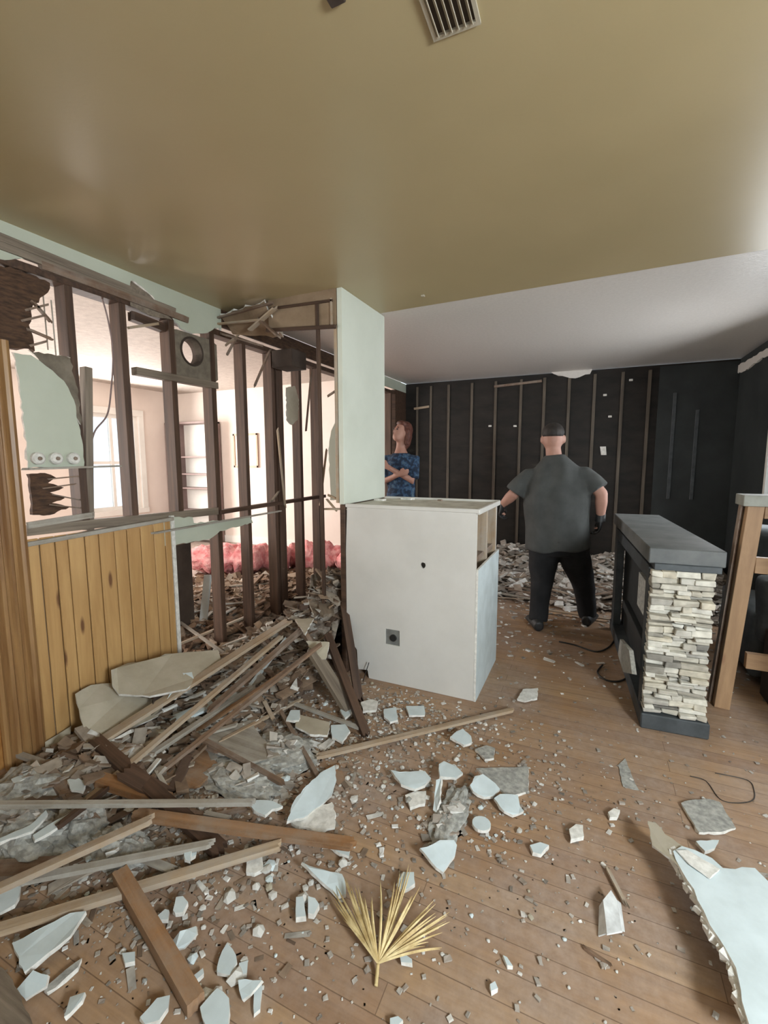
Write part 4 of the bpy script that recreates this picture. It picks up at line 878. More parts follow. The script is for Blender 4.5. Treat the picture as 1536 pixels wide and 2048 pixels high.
def crumb_d(x, y): return max(.04, min(1, .9*math.exp(-((x+1.45)/.75)**2-((y-1.45)/.75)**2)+.7*math.exp(-((x+.95)/.5)**2-((y-2.25)/.3)**2)+.25*math.exp(-((x+.2)/.5)**2-((y-1.9)/.6)**2)))
zero = lambda x, y: 0.
bits('plaster_crumbs', 8500, (-2.38, .9, .55, 3.6), zero, 'rubble_grey', 'countless plaster crumbs strewn over the floorboards', .003, .015, 1.8, 24, .6, lambda x, y: crumb_d(x, y)*(0 if (BX0-.08 < x < BX1+.02 and BY0-.03 < y < BY1+.05) else 1))
bits('plaster_crumbs', 2600, (-2.3, -.7, .7, 2.2), zero, 'rubble_left', 'countless brown wood splinters and grit strewn over the floor at the left', .004, .02, 5, 29, .3, lambda x, y: math.exp(-((x+1.8)/.6)**2-((y-1.4)/.7)**2))
bits('plaster_crumbs', 900, (-1.1, 1.3, 3.3, 4.9), zero, 'rubble_grey', 'countless crumbs on the dusty floor around the standing man', .006, .03, 3, 25, .4, lambda x, y: .25+.6*math.exp(-((y-4.7)/.4)**2))

# grey crumpled insulation debris at the far left: heaps of grey felt
def grey_clump(c, rx, ry, h, seed, label, mat='grey_back'):
    bm = bmesh.new(); bmesh.ops.create_icosphere(bm, subdivisions=4, radius=1)
    for v in bm.verts:
        n_ = noise.noise(v.co*2.2+V((seed, 0, 0)))*.35+abs(noise.noise(v.co*6+V((0, seed, 0))))*.30
        v.co = V((v.co.x*rx*(1+n_), v.co.y*ry*(1+n_), max(0, v.co.z+.1)*h*.8*(1+1.0*n_)))+V((c[0], c[1], .002))
    o = from_bm('felt_clump', bm, mat); tag(o, label, 'debris', 'grey debris clumps')
    fn = lambda x, y: max(0, h*(1-((x-c[0])/rx)**2-((y-c[1])/ry)**2))
    bits('grey_fragments', int(6500*rx*ry)+40, (c[0]-rx*1.2, c[0]+rx*1.2, c[1]-ry*1.2, c[1]+ry*1.2), fn, 'rubble_grey', 'loose grey fragments over the '+label.replace('crumpled ', '').replace('crumbled ', '').replace('crumbling ', ''), .006, .04, 2.5, seed+100, .3)
p = G(60, 1590); grey_clump((p.x, p.y), .17, .13, .10, 3, 'crumpled grey clump at the left edge behind the long grey board')
p = G(50, 1680); grey_clump((p.x, p.y), .20, .10, .09, 5, 'crumpled grey clump at the left edge in front of the long grey board')
p = G(160, 1660); grey_clump((p.x, p.y), .12, .08, .07, 9, 'crumpled grey clump right of the left-edge clumps')
p = G(560, 1510); grey_clump((p.x, p.y), .17, .13, .05, 12, 'grey crumbled plaster clump in the middle of the debris')
p = G(480, 1565); grey_clump((p.x, p.y), .20, .10, .05, 15, 'grey crumbled plaster clump left of the large white curved piece')
p = G(900, 1640); grey_clump((p.x, p.y), .055, .17, .035, 17, 'long grey crumbling plaster strip in the middle of the floor')
p = G(240, 1700); grey_clump((p.x, p.y), .13, .07, .06, 19, 'grey clump between the tan planks at the left')

# ------------------------------------------------------------------ planks
def plank(a, za, b_, zb, w_, t, mat, label, name='plank', splinter=.02, up=(0, 0, 1), group=None, seed=0):
    o = member(name, G(*a, za), G(*b_, zb), w_, t, mat, splinter=splinter, up=up, seed=seed); return tag(o, label, 'board', group)
plank((-40, 1610), .17, (505, 1605), .10, .022, .018, 'lath_grey', 'long straight grey board lying level across the left debris')
plank((268, 1628), .10, (702, 1688), .03, .045, .022, 'orange_wood', 'long orange-brown board ending beside the large white curved piece')
plank((-30, 1790), .10, (300, 1640), .14, .030, .020, 'lath', 'tan plank slanting up from the left edge, uppermost of the left fan')
plank((40, 1762), .08, (420, 1688), .06, .028, .016, 'lath_grey', 'grey plank slanting below the uppermost tan plank')
plank((-30, 1868), .03, (560, 1690), .05, .034, .020, 'lath', 'long tan plank reaching from the left edge to below the orange-brown board')
plank((240, 1748), .05, (392, 2010), .03, .045, .040, 'orange_wood', 'thick orange-brown stud end lying at the lower left', splinter=.005)
plank((190, 1480), .12, (440, 1700), .03, .06, .025, 'stud', 'dark brown board lying diagonally under the long grey board')
plank((640, 1512), .03, (1024, 1420), .02, .030, .016, 'lath', 'light tan lath pointing right in front of the counter')
plank((575, 1243), .40, (190, 1490), .10, .060, .018, 'lath', 'wide tan plank sloping down from the heap towards the left')
plank((560, 1275), .34, (175, 1600), .05, .030, .018, 'lath', 'second tan plank sloping left beside the wide tan plank')
plank((600, 1262), .38, (420, 1420), .12, .04, .02, 'lath_dark', 'brown plank sloping left from the top of the heap')
plank((505, 1375), .14, (270, 1530), .06, .030, .018, 'lath_grey', 'grey-tan lath in front of the white plaster strips')
plank((640, 1290), .36, (300, 1560), .05, .026, .016, 'lath_dark', 'long dark lath sloping across the heap')
plank((590, 1330), .22, (380, 1470), .06, .026, .014, 'orange_wood', 'reddish lath sloping across the lower heap')
plank((625, 1300), .30, (705, 1430), .02, .075, .03, 'stud_grey', 'wide grey-brown board sloping down to the counter corner')
plank((655, 1270), .34, (732, 1470), .01, .045, .035, 'stud', 'dark red-brown stud end sloping down beside the counter corner')
plank((683, 1180), .55, (718, 1400), .02, .05, .03, 'stud', 'dark board standing steeply against the counter left edge')
plank((600, 1250), .40, (680, 1380), .12, .03, .02, 'lath_dark', 'narrow brown board left of the steep dark board')
plank((28, 1506), .05, (186, 1560), .08, .026, .018, 'lath_grey', 'short grey board at the foot of the door casing')
plank((85, 1530), .08, (185, 1645), .04, .05, .02, 'lath_dark', 'short brown board crossing the grey clump at the left')
plank((530, 1385), .06, (735, 1462), .02, .022, .014, 'lath_grey', 'thin grey lath in front of the steep boards')
plank((385, 1468), .08, (565, 1566), .03, .026, .014, 'lath_dark', 'thin brown lath in the middle of the debris')
plank((560, 1420), .05, (640, 1560), .02, .02, .012, 'lath_dark', 'thin dark lath left of the light tan lath')
plank((445, 1480), .05, (600, 1400), .05, .018, .012, 'lath', 'short tan lath in the middle of the debris')
plank((200, 1560), .08, (330, 1600), .05, .06, .03, 'orange_wood', 'orange-brown board end behind the long grey board')
plank((250, 1545), .12, (330, 1590), .05, .08, .012, 'stud', 'dark brown offcut above the long grey board')
plank((120, 1650), .09, (210, 1580), .09, .02, .02, 'stud', 'dark offcut beside the left grey clumps')
plank((-20, 1745), .03, (110, 1735), .03, .07, .03, 'lath_dark', 'dark plank end at the left edge under the tan planks')
plank((340, 1230), .16, (480, 1330), .14, .02, .014, 'lath_grey', 'grey lath lying in the gap right of the wainscot')
plank((330, 1300), .14, (500, 1230), .16, .02, .014, 'lath', 'tan lath crossing in the gap right of the wainscot')
plank((345, 1180), .14, (350, 1290), .10, .016, .012, 'lath', 'thin stick standing beside the wainscot end')
plank((365, 1190), .16, (395, 1240), .12, .03, .014, 'lath', 'short tan board behind the wainscot end')
plank((640, 1165), .50, (655, 1230), .45, .09, .02, 'stud_grey', 'upright grey board scrap on top of the heap')
plank((600, 1215), .44, (680, 1200), .45, .04, .03, 'stud', 'dark board lying across the top of the heap')
plank((700, 1470), .015, (1010, 1475), .015, .03, .012, 'lath_dark', 'thin brown lath in front of the light tan lath') if False else None
plank((1215, 1738), .012, (1250, 1806), .012, .012, .010, 'lath', 'small wood sliver beside the folded white card')
plank((1172, 1898), .006, (1212, 1925), .006, .010, .008, 'lath_dark', 'tiny dark wood sliver on the floor in front of the folded card')
plank((350, 1440), .08, (500, 1375), .12, .085, .014, 'drywall_face', 'white plaster strip lying on the sloping planks', 'plaster_strip', .02)
plank((500, 1372), .12, (572, 1278), .26, .022, .014, 'drywall_face', 'thin white strip sloping up to the heap top', 'plaster_strip', .015)
plank((330, 1420), .10, (455, 1362), .14, .018, .014, 'gypsum', 'thin pale strip behind the white plaster strip', 'plaster_strip', .015)
# small laths of the heap, each its own
zones = [('short broken lath lying on the left rubble heap', 'broken laths on the left heap', 46, (-2.35, -1.52, 1.55, 2.75), heap, (.10, .34), -.6, 1.0),
         ('short broken lath on the bright room floor behind the studs', 'broken laths behind the studs', 60, (-4.4, -2.62, 2.35, 4.1), heap, (.12, .45), -3.1, 3.1),
         ('broken lath lying in the rubble below the far wall', 'broken laths below the far wall', 40, (-2.2, 1.2, 4.7, 5.9), far_heap, (.2, .7), -.5, .5),
         ('long floor lath lying behind the standing man', 'laths behind the standing man', 16, (-1.4, 1.1, 4.3, 5.1), far_heap, (.4, 1.0), -.25, .15),
         ('broken lath on the floor at the front left', 'broken laths at the front left', 14, (-2.1, -1.2, .95, 1.6), heap, (.06, .2), -.6, .9)]
rnd = random.Random(31)
for lb, gp, cnt, (x0, x1, y0, y1), fn, (l0, l1), a0, a1 in zones:
    for i in range(cnt):
        x, y, L = rnd.uniform(x0, x1), rnd.uniform(y0, y1), rnd.uniform(l0, l1); a = rnd.uniform(a0, a1)
        d = V((math.cos(a), math.sin(a), 0))*L/2; p, q = V((x, y, 0))-d, V((x, y, 0))+d
        lim = (WX+.05) if x0 > -2.5 else -9
        if x0 > -2.5 and (p.x < lim or (q.x > -1.52 and y > 2.5 and y < 3.3)): continue
        if x0 < -2.5 and max(p.x, q.x) > WX-.12: continue
        if max(p.y, q.y) > 6.05: continue
        p.z = fn(p.x, p.y)+rnd.uniform(.012, .04); q.z = fn(q.x, q.y)+rnd.uniform(.012, .04)
        o = member('broken_lath', p, q, rnd.uniform(.012, .035), rnd.uniform(.006, .012), rnd.choice(['lath', 'lath_dark', 'lath_grey', 'lath_dark']), splinter=.012, seed=i*13+7)
        tag(o, lb, 'lath', gp)

# ------------------------------------------------------------------ drywall pieces
def piece(pts, z, th, label, mats=('drywall_face', 'gypsum', 'paperback'), name='drywall_piece', jag=.003, step=.02, seed=0, group=None):
    zs = z if isinstance(z, (list, tuple)) else [z]*len(pts)
    o = slab(name, [G(p[0], p[1], q) for p, q in zip(pts, zs)], th, mats, jag=jag, step=step, seed=seed); return tag(o, label, 'wallboard', group)
DW = ('drywall_face', 'gypsum', 'paperback'); BK = ('paperback', 'gypsum', 'drywall_face'); GB = ('grey_back', 'gypsum', 'drywall_face')
# leaning panels against the wainscot
A = [(148, 1388, .26, -.02), (215, 1360, .33, 0), (330, 1400, .28, 0), (300, 1440, .16, 0), (172, 1498, .06, 0)]
def lean(pts, label, mats=BK, jag=.003, th=.013):
    """panels that lean towards the left wall: each corner given as pixel + distance from the wall plane"""
    P_ = [on(px, py, 0, WX+d) for px, py, d in pts]
    o = slab('broken_drywall', P_, th, mats, jag=jag, step=.04); return tag(o, label, 'wallboard')
lean([(150, 1388, .10), (182, 1370, .09), (222, 1366, .10), (250, 1392, .20), (332, 1400, .36), (316, 1432, .42), (178, 1496, .30)], 'large beige drywall panel leaning against the pine wainscot')
lean([(222, 1340, .16), (256, 1326, .13), (310, 1318, .18), (330, 1308, .22), (436, 1300, .42), (442, 1318, .48), (372, 1378, .52), (300, 1392, .40), (238, 1388, .24), (224, 1370, .20)], 'beige drywall sheet with torn edges lying over the leaning panel')
lean([(90, 1484, .04), (120, 1466, .04), (142, 1452, .05), (140, 1486, .10), (92, 1510, .07)], 'small tan drywall scrap at the foot of the wainscot')
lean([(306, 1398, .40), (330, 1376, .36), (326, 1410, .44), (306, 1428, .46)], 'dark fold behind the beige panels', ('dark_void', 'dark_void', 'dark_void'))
piece([(334, 1398), (362, 1346), (384, 1344), (388, 1358), (352, 1396)], [.20, .26, .26, .24, .18], .012, 'bright white chip propped on the beige sheet')
# heap scraps
piece([(590, 1238), (628, 1236), (610, 1268)], .42, .012, 'tan triangular scrap near the heap top', BK)
piece([(612, 1282), (658, 1284), (652, 1318), (632, 1320)], [.34, .34, .26, .26], .012, 'grey-tan four-sided scrap on the heap', BK)
piece([(622, 1150), (650, 1140), (655, 1210), (630, 1235), (616, 1200)], [.62, .62, .46, .42, .48], .012, 'upright brown scrap at the heap crest', ('stud_grey', 'gypsum', 'stud'))
piece([(572, 1440), (582, 1420), (600, 1420), (598, 1440)], .06, .012, 'small white chip in the middle of the heap foot')
piece([(595, 1428), (660, 1444), (655, 1470), (620, 1468), (590, 1452)], .05, .012, 'grey-tan flat piece below the steep boards', BK)
piece([(400, 1470), (500, 1440), (520, 1470), (560, 1510), (500, 1525), (420, 1500)], .05, .010, 'wide dusty brown board scrap in the middle of the debris', ('lath_grey', 'lath_grey', 'lath_grey'))
piece([(300, 1520), (400, 1490), (440, 1530), (400, 1570), (310, 1580)], .03, .012, 'brown veneer sheet behind the long grey board', ('orange_wood', 'orange_wood', 'orange_wood'))
piece([(650, 1535), (678, 1525), (690, 1560), (676, 1570)], .006, .004, 'orange varnished patch beside the large white piece', ('orange_wood', 'orange_wood'))
# white pieces on the floor, right to left
piece([(574, 1642), (588, 1602), (612, 1572), (640, 1546), (670, 1530), (673, 1560), (664, 1590), (640, 1612), (606, 1636)], [.05, .05, .05, .04, .03, .02, .02, .02, .03], .012, 'large white curved piece in the middle of the debris')
piece([(576, 1636), (664, 1604), (672, 1626), (670, 1656), (640, 1664), (590, 1650)], .014, .012, 'crumbled grey-white patch under the large white curved piece', ('gypsum', 'gypsum', 'gypsum'), jag=.006)
piece([(497, 1607), (514, 1600), (546, 1602), (566, 1612), (545, 1618), (530, 1630), (508, 1620)], .07, .012, 'small white piece at the right end of the long grey board')
piece([(604, 1724), (634, 1736), (684, 1748), (690, 1760), (692, 1788), (676, 1792), (652, 1770), (624, 1744)], [.05, .04, .03, .03, .02, .02, .03, .05], .012, 'long white piece beside the dried palm leaf tips')
piece([(592, 1794), (606, 1792), (612, 1832), (592, 1834)], [.03, .03, .03, .03], .02, 'left half of the split white chunk left of the palm leaf', jag=.002)
piece([(616, 1792), (630, 1796), (638, 1808), (628, 1828), (616, 1826)], .03, .02, 'right half of the split white chunk left of the palm leaf', jag=.002)
piece([(434, 1934), (438, 1918), (454, 1886), (472, 1910), (474, 1924), (460, 1950), (434, 1944)], .02, .012, 'diamond-shaped white piece at the lower left')
piece([(400, 2014), (424, 1986), (434, 1976), (458, 1996), (456, 2048), (446, 2060), (414, 2056)], .03, .012, 'large white piece at the bottom edge left of centre')
piece([(476, 1960), (524, 1960), (500, 1990), (484, 2000)], [.03, .04, .03, .02], .012, 'white triangular piece at the lower left')
piece([(508, 1972), (524, 1966), (520, 2018), (508, 2028)], .012, .012, 'narrow white sliver right of the triangular piece', jag=.002)
piece([(24, 1886), (70, 1862), (140, 1826), (172, 1822), (150, 1856), (140, 1872), (96, 1906), (48, 1944)], [.03, .04, .05, .05, .05, .05, .04, .03], .013, 'large grey-white panel under the long tan plank at the lower left')
piece([(0, 1766), (44, 1760), (40, 1780), (30, 1808), (0, 1826), (-40, 1830), (-40, 1770)], .03, .012, 'white slab at the left edge below the tan planks')
piece([(32, 1980), (66, 1940), (96, 1950), (92, 1972), (50, 1998)], [.02, .04, .04, .03, .02], .012, 'grey-white piece below the large grey-white panel')
piece([(88, 1975), (150, 1925), (164, 1916), (156, 1934), (110, 1976), (94, 1984)], .015, .012, 'long grey sliver below the large grey-white panel', GB)
piece([(128, 2034), (140, 1994), (170, 1984), (164, 2000), (140, 2026)], [.04, .03, .04, .04, .04], .012, 'narrow white chip at the bottom left')
piece([(280, 2034), (314, 1996), (340, 1990), (336, 2014), (318, 2040), (290, 2048)], .03, .012, 'white piece at the bottom edge left of the orange-brown stud')
piece([(346, 1820), (352, 1794), (366, 1792), (376, 1804), (366, 1824), (350, 1826)], .04, .014, 'white chunk right of the orange-brown stud end')
piece([(314, 1832), (330, 1818), (338, 1820), (336, 1838), (320, 1840)], .03, .012, 'small white chip beside the orange-brown stud end')
piece([(346, 1880), (360, 1862), (392, 1852), (394, 1868), (368, 1896), (350, 1898)], [.02, .04, .04, .04, .02, .02], .012, 'grey-white piece right of the orange-brown stud')
piece([(244, 1906), (270, 1903), (270, 1922), (250, 1926)], .02, .014, 'small square white chip at the lower left', jag=.001)
piece([(388, 1950), (406, 1936), (408, 1946), (394, 1958)], .02, .012, 'small white chip left of the diamond-shaped piece')
piece([(478, 1926), (496, 1920), (494, 1946), (480, 1950)], .015, .012, 'small white chip right of the diamond-shaped piece')
piece([(382, 1694), (394, 1690), (392, 1710), (380, 1716)], .05, .014, 'small white chip beneath the orange-brown board')
piece([(368, 1692), (384, 1690), (380, 1722), (370, 1718)], .06, .012, 'white flake between the tan planks')
piece([(492, 1714), (504, 1706), (524, 1704), (526, 1738), (510, 1746), (492, 1744)], .02, .016, 'white-grey block below the orange-brown board', ('gypsum', 'gypsum', 'gypsum'))
piece([(655, 1688), (702, 1690), (698, 1712), (680, 1706)], .02, .012, 'white piece under the end of the orange-brown board')
piece([(840, 1696), (866, 1688), (880, 1680), (908, 1680), (914, 1690), (910, 1712), (886, 1744), (872, 1734)], [.05, .05, .05, .045, .04, .03, .02, .03], .013, 'white kite-shaped piece in front of the long grey plaster strip')
cc = G(963, 1646, .03)
o = slab('drywall_disc', [cc+V((math.cos(t)*.036, math.sin(t)*.036, 0)) for t in [k*2*math.pi/18 for k in range(18)]], .013, DW, jag=.001, step=.02); tag(o, 'round white disc-shaped piece in the middle of the floor', 'wallboard')
piece([(940, 1570), (950, 1552), (966, 1548), (990, 1566), (1000, 1578), (986, 1592), (968, 1594), (946, 1582)], [.05, .05, .05, .04, .03, .03, .03, .04], .013, 'bright white piece left of the speckled grey board')
piece([(988, 1596), (1000, 1588), (1036, 1590), (1040, 1612), (1048, 1622), (1026, 1630), (1008, 1622)], [.04, .04, .03, .02, .02, .02, .03], .013, 'white piece right of the round disc')
piece([(952, 1536), (1056, 1533), (1058, 1582), (1020, 1592), (990, 1572)], .012, .012, 'speckled grey board lying in the middle of the floor', GB)
piece([(878, 1528), (888, 1522), (912, 1532), (926, 1546), (912, 1556), (880, 1552)], [.06, .06, .05, .05, .05, .06], .013, 'white piece at the head of the long grey plaster strip')
piece([(782, 1540), (800, 1544), (850, 1542), (862, 1556), (850, 1570), (830, 1578), (802, 1568)], [.05, .05, .04, .04, .04, .04, .05], .013, 'white piece left of the long grey plaster strip')
piece([(866, 1620), (872, 1560), (882, 1556), (880, 1600), (872, 1624)], [.02, .06, .06, .05, .02], .012, 'narrow white upright edge of the long grey plaster strip')
piece([(810, 1590), (830, 1582), (852, 1582), (850, 1606), (820, 1614)], .02, .014, 'crumbled white chunk below the white piece left of the strip', ('gypsum', 'gypsum', 'gypsum'))
piece([(900, 1474), (914, 1462), (926, 1457), (942, 1472), (944, 1484), (928, 1490)], [.05, .05, .05, .04, .04, .04], .013, 'white piece between the light lath and the speckled board')
piece([(950, 1498), (972, 1490), (990, 1496), (988, 1516), (970, 1518)], .02, .012, 'grey-white piece behind the speckled board', GB)
piece([(812, 1412), (848, 1412), (850, 1430), (818, 1430)], .02, .012, 'pale chip in front of the counter')
piece([(768, 1418), (792, 1414), (796, 1440), (780, 1444), (768, 1434)], .03, .012, 'white broken chip in front of the counter left part')
piece([(722, 1404), (740, 1398), (756, 1402), (752, 1420), (726, 1422)], .03, .014, 'pale crumbly chunk at the counter lower left corner', ('gypsum', 'gypsum', 'gypsum'))
piece([(662, 1450), (690, 1448), (700, 1462), (684, 1484), (664, 1474)], .03, .012, 'white chip where the light lath meets the dark stud end')
piece([(680, 1420), (700, 1408), (706, 1420), (690, 1436)], .05, .012, 'pale wood-chip at the foot of the wide grey-brown board')
piece([(1034, 1398), (1046, 1378), (1076, 1376), (1074, 1396), (1050, 1402)], .02, .012, 'grey-white shard on the floor right of the counter', ('gypsum', 'gypsum', 'gypsum'))
piece([(1362, 1606), (1380, 1600), (1420, 1598), (1440, 1604), (1472, 1656), (1440, 1664), (1398, 1664)], .014, .012, 'speckled grey board on the floor at the right', GB)
piece([(1392, 1682), (1438, 1680), (1430, 1696), (1410, 1702)], .03, .012, 'small pale green piece in front of the right speckled board')
piece([(1060, 1690), (1080, 1684), (1098, 1690), (1082, 1708), (1066, 1704)], .02, .014, 'white chunk below the speckled board on the orange floor')
piece([(1138, 1658), (1152, 1648), (1166, 1650), (1168, 1672), (1142, 1678)], .025, .016, 'pale crumbled chunk right of the floor centre', ('gypsum', 'gypsum', 'gypsum'))
piece([(1216, 1624), (1228, 1616), (1240, 1620), (1234, 1634), (1220, 1634)], .02, .014, 'small grey-white chunk between the right board and centre', ('gypsum', 'gypsum', 'gypsum'))
piece([(1236, 1530), (1250, 1516), (1268, 1560), (1278, 1580), (1246, 1572)], .004, .003, 'thin scuffed plaster smear on the floorboards', ('grey_back', 'grey_back'))
piece([(172, 1500), (186, 1490), (196, 1508), (190, 1520), (176, 1516)], .08, .012, 'white chip near the foot of the large beige panel')
piece([(134, 1560), (150, 1552), (172, 1564), (166, 1582), (142, 1580)], .09, .012, 'white chip on the left grey clump')
piece([(22, 1558), (84, 1534), (60, 1552), (30, 1566)], .10, .010, 'thin white strip at the back edge of the left grey clump')
piece([(0, 1676), (60, 1650), (92, 1620), (96, 1628), (64, 1662), (0, 1684)], .10, .010, 'white strip across the front left grey clump')
piece([(66, 1670), (96, 1650), (142, 1624), (144, 1634), (100, 1664), (70, 1680)], .09, .010, 'pale strip on the front left grey clump')
piece([(792, 1770), (806, 1744), (828, 1744), (830, 1766), (806, 1782)], .03, .012, 'white flake caught in the dried palm leaf')
piece([(800, 1914), (812, 1910), (824, 1918), (824, 1926), (802, 1924)], .02, .012, 'small white chip right of the palm leaf stem')
piece([(980, 1968), (990, 1962), (996, 1976), (982, 1982)], .015, .012, 'small white chip on the bare boards at the bottom centre')
piece([(1006, 1910), (1014, 1914), (1026, 1932), (1014, 1930)], .012, .010, 'narrow white chip on the bare boards right of the palm leaf')
piece([(780, 2036), (796, 2032), (806, 2040), (796, 2050), (780, 2048)], .015, .012, 'small white chip at the bottom edge near the centre')
piece([(-40, 1905), (6, 1936), (36, 1980), (64, 2044), (70, 2064), (-40, 2064)], .03, .02, 'dark grey-brown board corner at the bottom left corner of the picture', ('stud_grey', 'stud_grey', 'stud_grey'))
# the big sheet at the lower right, raised above the floor
bigw = [(1346, 1702, .105), (1364, 1742, .105), (1388, 1778, .105), (1420, 1850, .105), (1450, 1895, .105), (1472, 1935, .105), (1482, 1980, .105), (1502, 2060, .105), (1700, 2150, .105), (1720, 1900, .105), (1600, 1800, .105), (1536, 1762, .105), (1510, 1736, .105), (1446, 1736, .105), (1424, 1716, .105), (1390, 1700, .105), (1364, 1692, .105)]
e = empty('drywall_sheet', G(1560, 1900, 0), 'big white torn drywall sheet propped above the floor at the lower right', 'wallboard')
slab('sheet', [G(a, b_, c) for a, b_, c in bigw], .014, DW, e, jag=.004, step=.03)
slab('torn_tip', [G(a, b_, c) for a, b_, c in [(1296, 1642, .085), (1312, 1646, .085), (1330, 1668, .09), (1368, 1694, .10), (1362, 1738, .105), (1340, 1716, .10), (1304, 1690, .09)]], .008, ('paperback', 'gypsum', 'paperback'), e, jag=.004, step=.02)
rnd = random.Random(5)
edge = [G(a, b_, c-.02) for a, b_, c in bigw[0:8]]
bm = bmesh.new()
for i in range(len(edge)-1):
    for k in range(7):
        p = edge[i].lerp(edge[i+1], k/7+.05); s = rnd.uniform(.007, .015)
        for v in add_box(bm, (-s*1.4, -s, -s*.8), (s*1.4, s, s*.6), Matrix.Translation(p+V((-.003, 0, .006-rnd.uniform(0, .008)))) @ Matrix.Rotation(rnd.uniform(0, 3), 4, 'Z')): v.co += V((rnd.uniform(-1, 1), rnd.uniform(-1, 1), rnd.uniform(-1, 1)))*s*.4
from_bm('crumbling_edge', bm, 'gypsum', e)
slab('paper_flap', [G(a, b_, c) for a, b_, c in [(1352, 1700, .111), (1376, 1700, .113), (1440, 1738, .112), (1420, 1756, .112), (1380, 1730, .112)]], .004, ('gypsum', 'gypsum'), e, jag=.004, step=.02)
for i, (px, py) in enumerate([(1640, 1900), (1560, 2040)]): 
    q = G(px, py, .15); 
member('support_block', V((G(1600, 1960, .0).x, G(1600, 1960, 0).y, 0)), V((G(1600, 1960, 0).x, G(1600, 1960, 0).y, .09)), .09, .09, 'pine_raw', None, up=(0, 1, 0)); tag(bpy.data.objects['support_block'], 'timber offcut under the big white drywall sheet', 'block')
# folded white card
e = empty('folded_card', G(1222, 1850), 'crumpled folded white card box on the floor at the lower right', 'card')
slab('card_top', [G(1206, 1800, .035), G(1222, 1780, .035), G(1234, 1800, .035), G(1244, 1862, .03), (G(1214, 1868, .03))], .004, ('paper', 'paper'), e, jag=.002)
slab('card_side', [G(1198, 1812, .004), G(1206, 1800, .034), G(1214, 1866, .03), G(1196, 1872, .004)], .004, ('paper', 'paper'), e, jag=.001)
slab('card_flap', [G(1234, 1800, .034), G(1242, 1806, .006), G(1250, 1864, .006), G(1244, 1862, .03)], .003, ('paper', 'paper'), e)

# ------------------------------------------------------------------ dried palm leaf
base_ = G(756, 1935, .01)
e = empty('palm_leaf', base_, 'dried golden palm leaf fanned out on the floorboards', 'palm leaf')
curve_tube('stem', [G(752, 1972, .006), G(754, 1950, .010), base_+V((0, 0, .012))], .0055, 'palm', e)
bm = bmesh.new()
tips = [(690, 1752, .07), (672, 1770, .04), (700, 1768, .08), (664, 1800, .03), (716, 1772, .10), (724, 1790, .09), (800, 1742, .07), (818, 1726, .04), (812, 1752, .07), (796, 1768, .10), (838, 1776, .05), (826, 1790, .08), (868, 1800, .06), (896, 1830, .04), (892, 1842, .04), (860, 1812, .08), (878, 1856, .03), (872, 1832, .08), (850, 1892, .02), (880, 1898, .01), (760, 1760, .09), (742, 1800, .08), (702, 1812, .06), (690, 1830, .03)]
rp = random.Random(3); tips = [(a+rp.uniform(-9, 9)*q, b_+rp.uniform(-9, 9)*q, c+.01*q) for a, b_, c in tips for q in (0, 1)]
for i, (px, py, z) in enumerate(tips):
    tip = G(px, py, z*.7); st = base_+V((0, 0, .014)); c = st.lerp(tip, .5)+V((0, 0, .035)) + (tip-st).cross(V((0, 0, 1)))*.06*(1 if px > 755 else -1)
    pts = [st*(1-t)**2+c*2*t*(1-t)+tip*t*t for t in [k/9 for k in range(10)]]
    up_ = V((0, 0, 1)); L = []
    for k, p in enumerate(pts):
        d = (pts[min(k+1, 9)]-pts[max(k-1, 0)]).normalized(); s = d.cross(up_).normalized(); wv_ = .0036*math.sin(math.pi*min(1, .18+.82*k/9))**.7*1.05
        L.append([bm.verts.new(p-s*wv_-V((0, 0, .001))), bm.verts.new(p+V((0, 0, wv_*.7))), bm.verts.new(p+s*wv_-V((0, 0, .001))), bm.verts.new(p+V((0, 0, wv_*.7-.0016)))])
    for k in range(9):
        for j in range(4): bm.faces.new((L[k][j], L[k][(j+1) % 4], L[k+1][(j+1) % 4], L[k+1][j]))
from_bm('leaflets', bm, 'palm', e)

# ------------------------------------------------------------------ plaster chunks, each its own
rnd = random.Random(77); protos = []
for k in range(8):
    bm = bmesh.new(); bmesh.ops.create_icosphere(bm, subdivisions=1, radius=1)
    for v in bm.verts: v.co = V((v.co.x*rnd.uniform(.7, 1.4), v.co.y*rnd.uniform(.7, 1.2), v.co.z*rnd.uniform(.35, .8)))
    zmin = min(v.co.z for v in bm.verts)
    for v in bm.verts: v.co.z -= zmin
    me = bpy.data.meshes.new('plaster_chunk'); bm.to_mesh(me); bm.free()
    me.materials.append(M[['gypsum', 'drywall_face', 'gypsum', 'drywall_face', 'gypsum', 'grey_back', 'gypsum', 'paperback'][k]]); protos.append(me)
cz = [('small plaster chunk scattered on the floor between the heap and the palm leaf', 'plaster chunks left of the palm leaf', 130, (-2.1, -.75, .72, 1.75), (.006, .026)),
      ('small plaster chunk on the floor just in front of the white counter', 'plaster chunks in front of the counter', 45, (-1.4, -.55, 2.05, 2.5), (.005, .017)),
      ('small plaster chunk around the long grey plaster strip', 'plaster chunks around the grey strip', 75, (-1.1, -.15, 1.45, 2.1), (.005, .019)),
      ('small plaster chunk on the bare floorboards at the right', 'plaster chunks on the right floor', 38, (-.3, .8, 1.25, 2.4), (.003, .010)),
      ('small plaster chunk on the bare boards at the bottom', 'plaster chunks at the bottom', 26, (-.75, .2, .85, 1.3), (.003, .009)),
      ('plaster chunk lying on the left rubble heap', 'plaster chunks on the left heap', 40, (-2.3, -1.5, 1.5, 2.6), (.008, .025))]
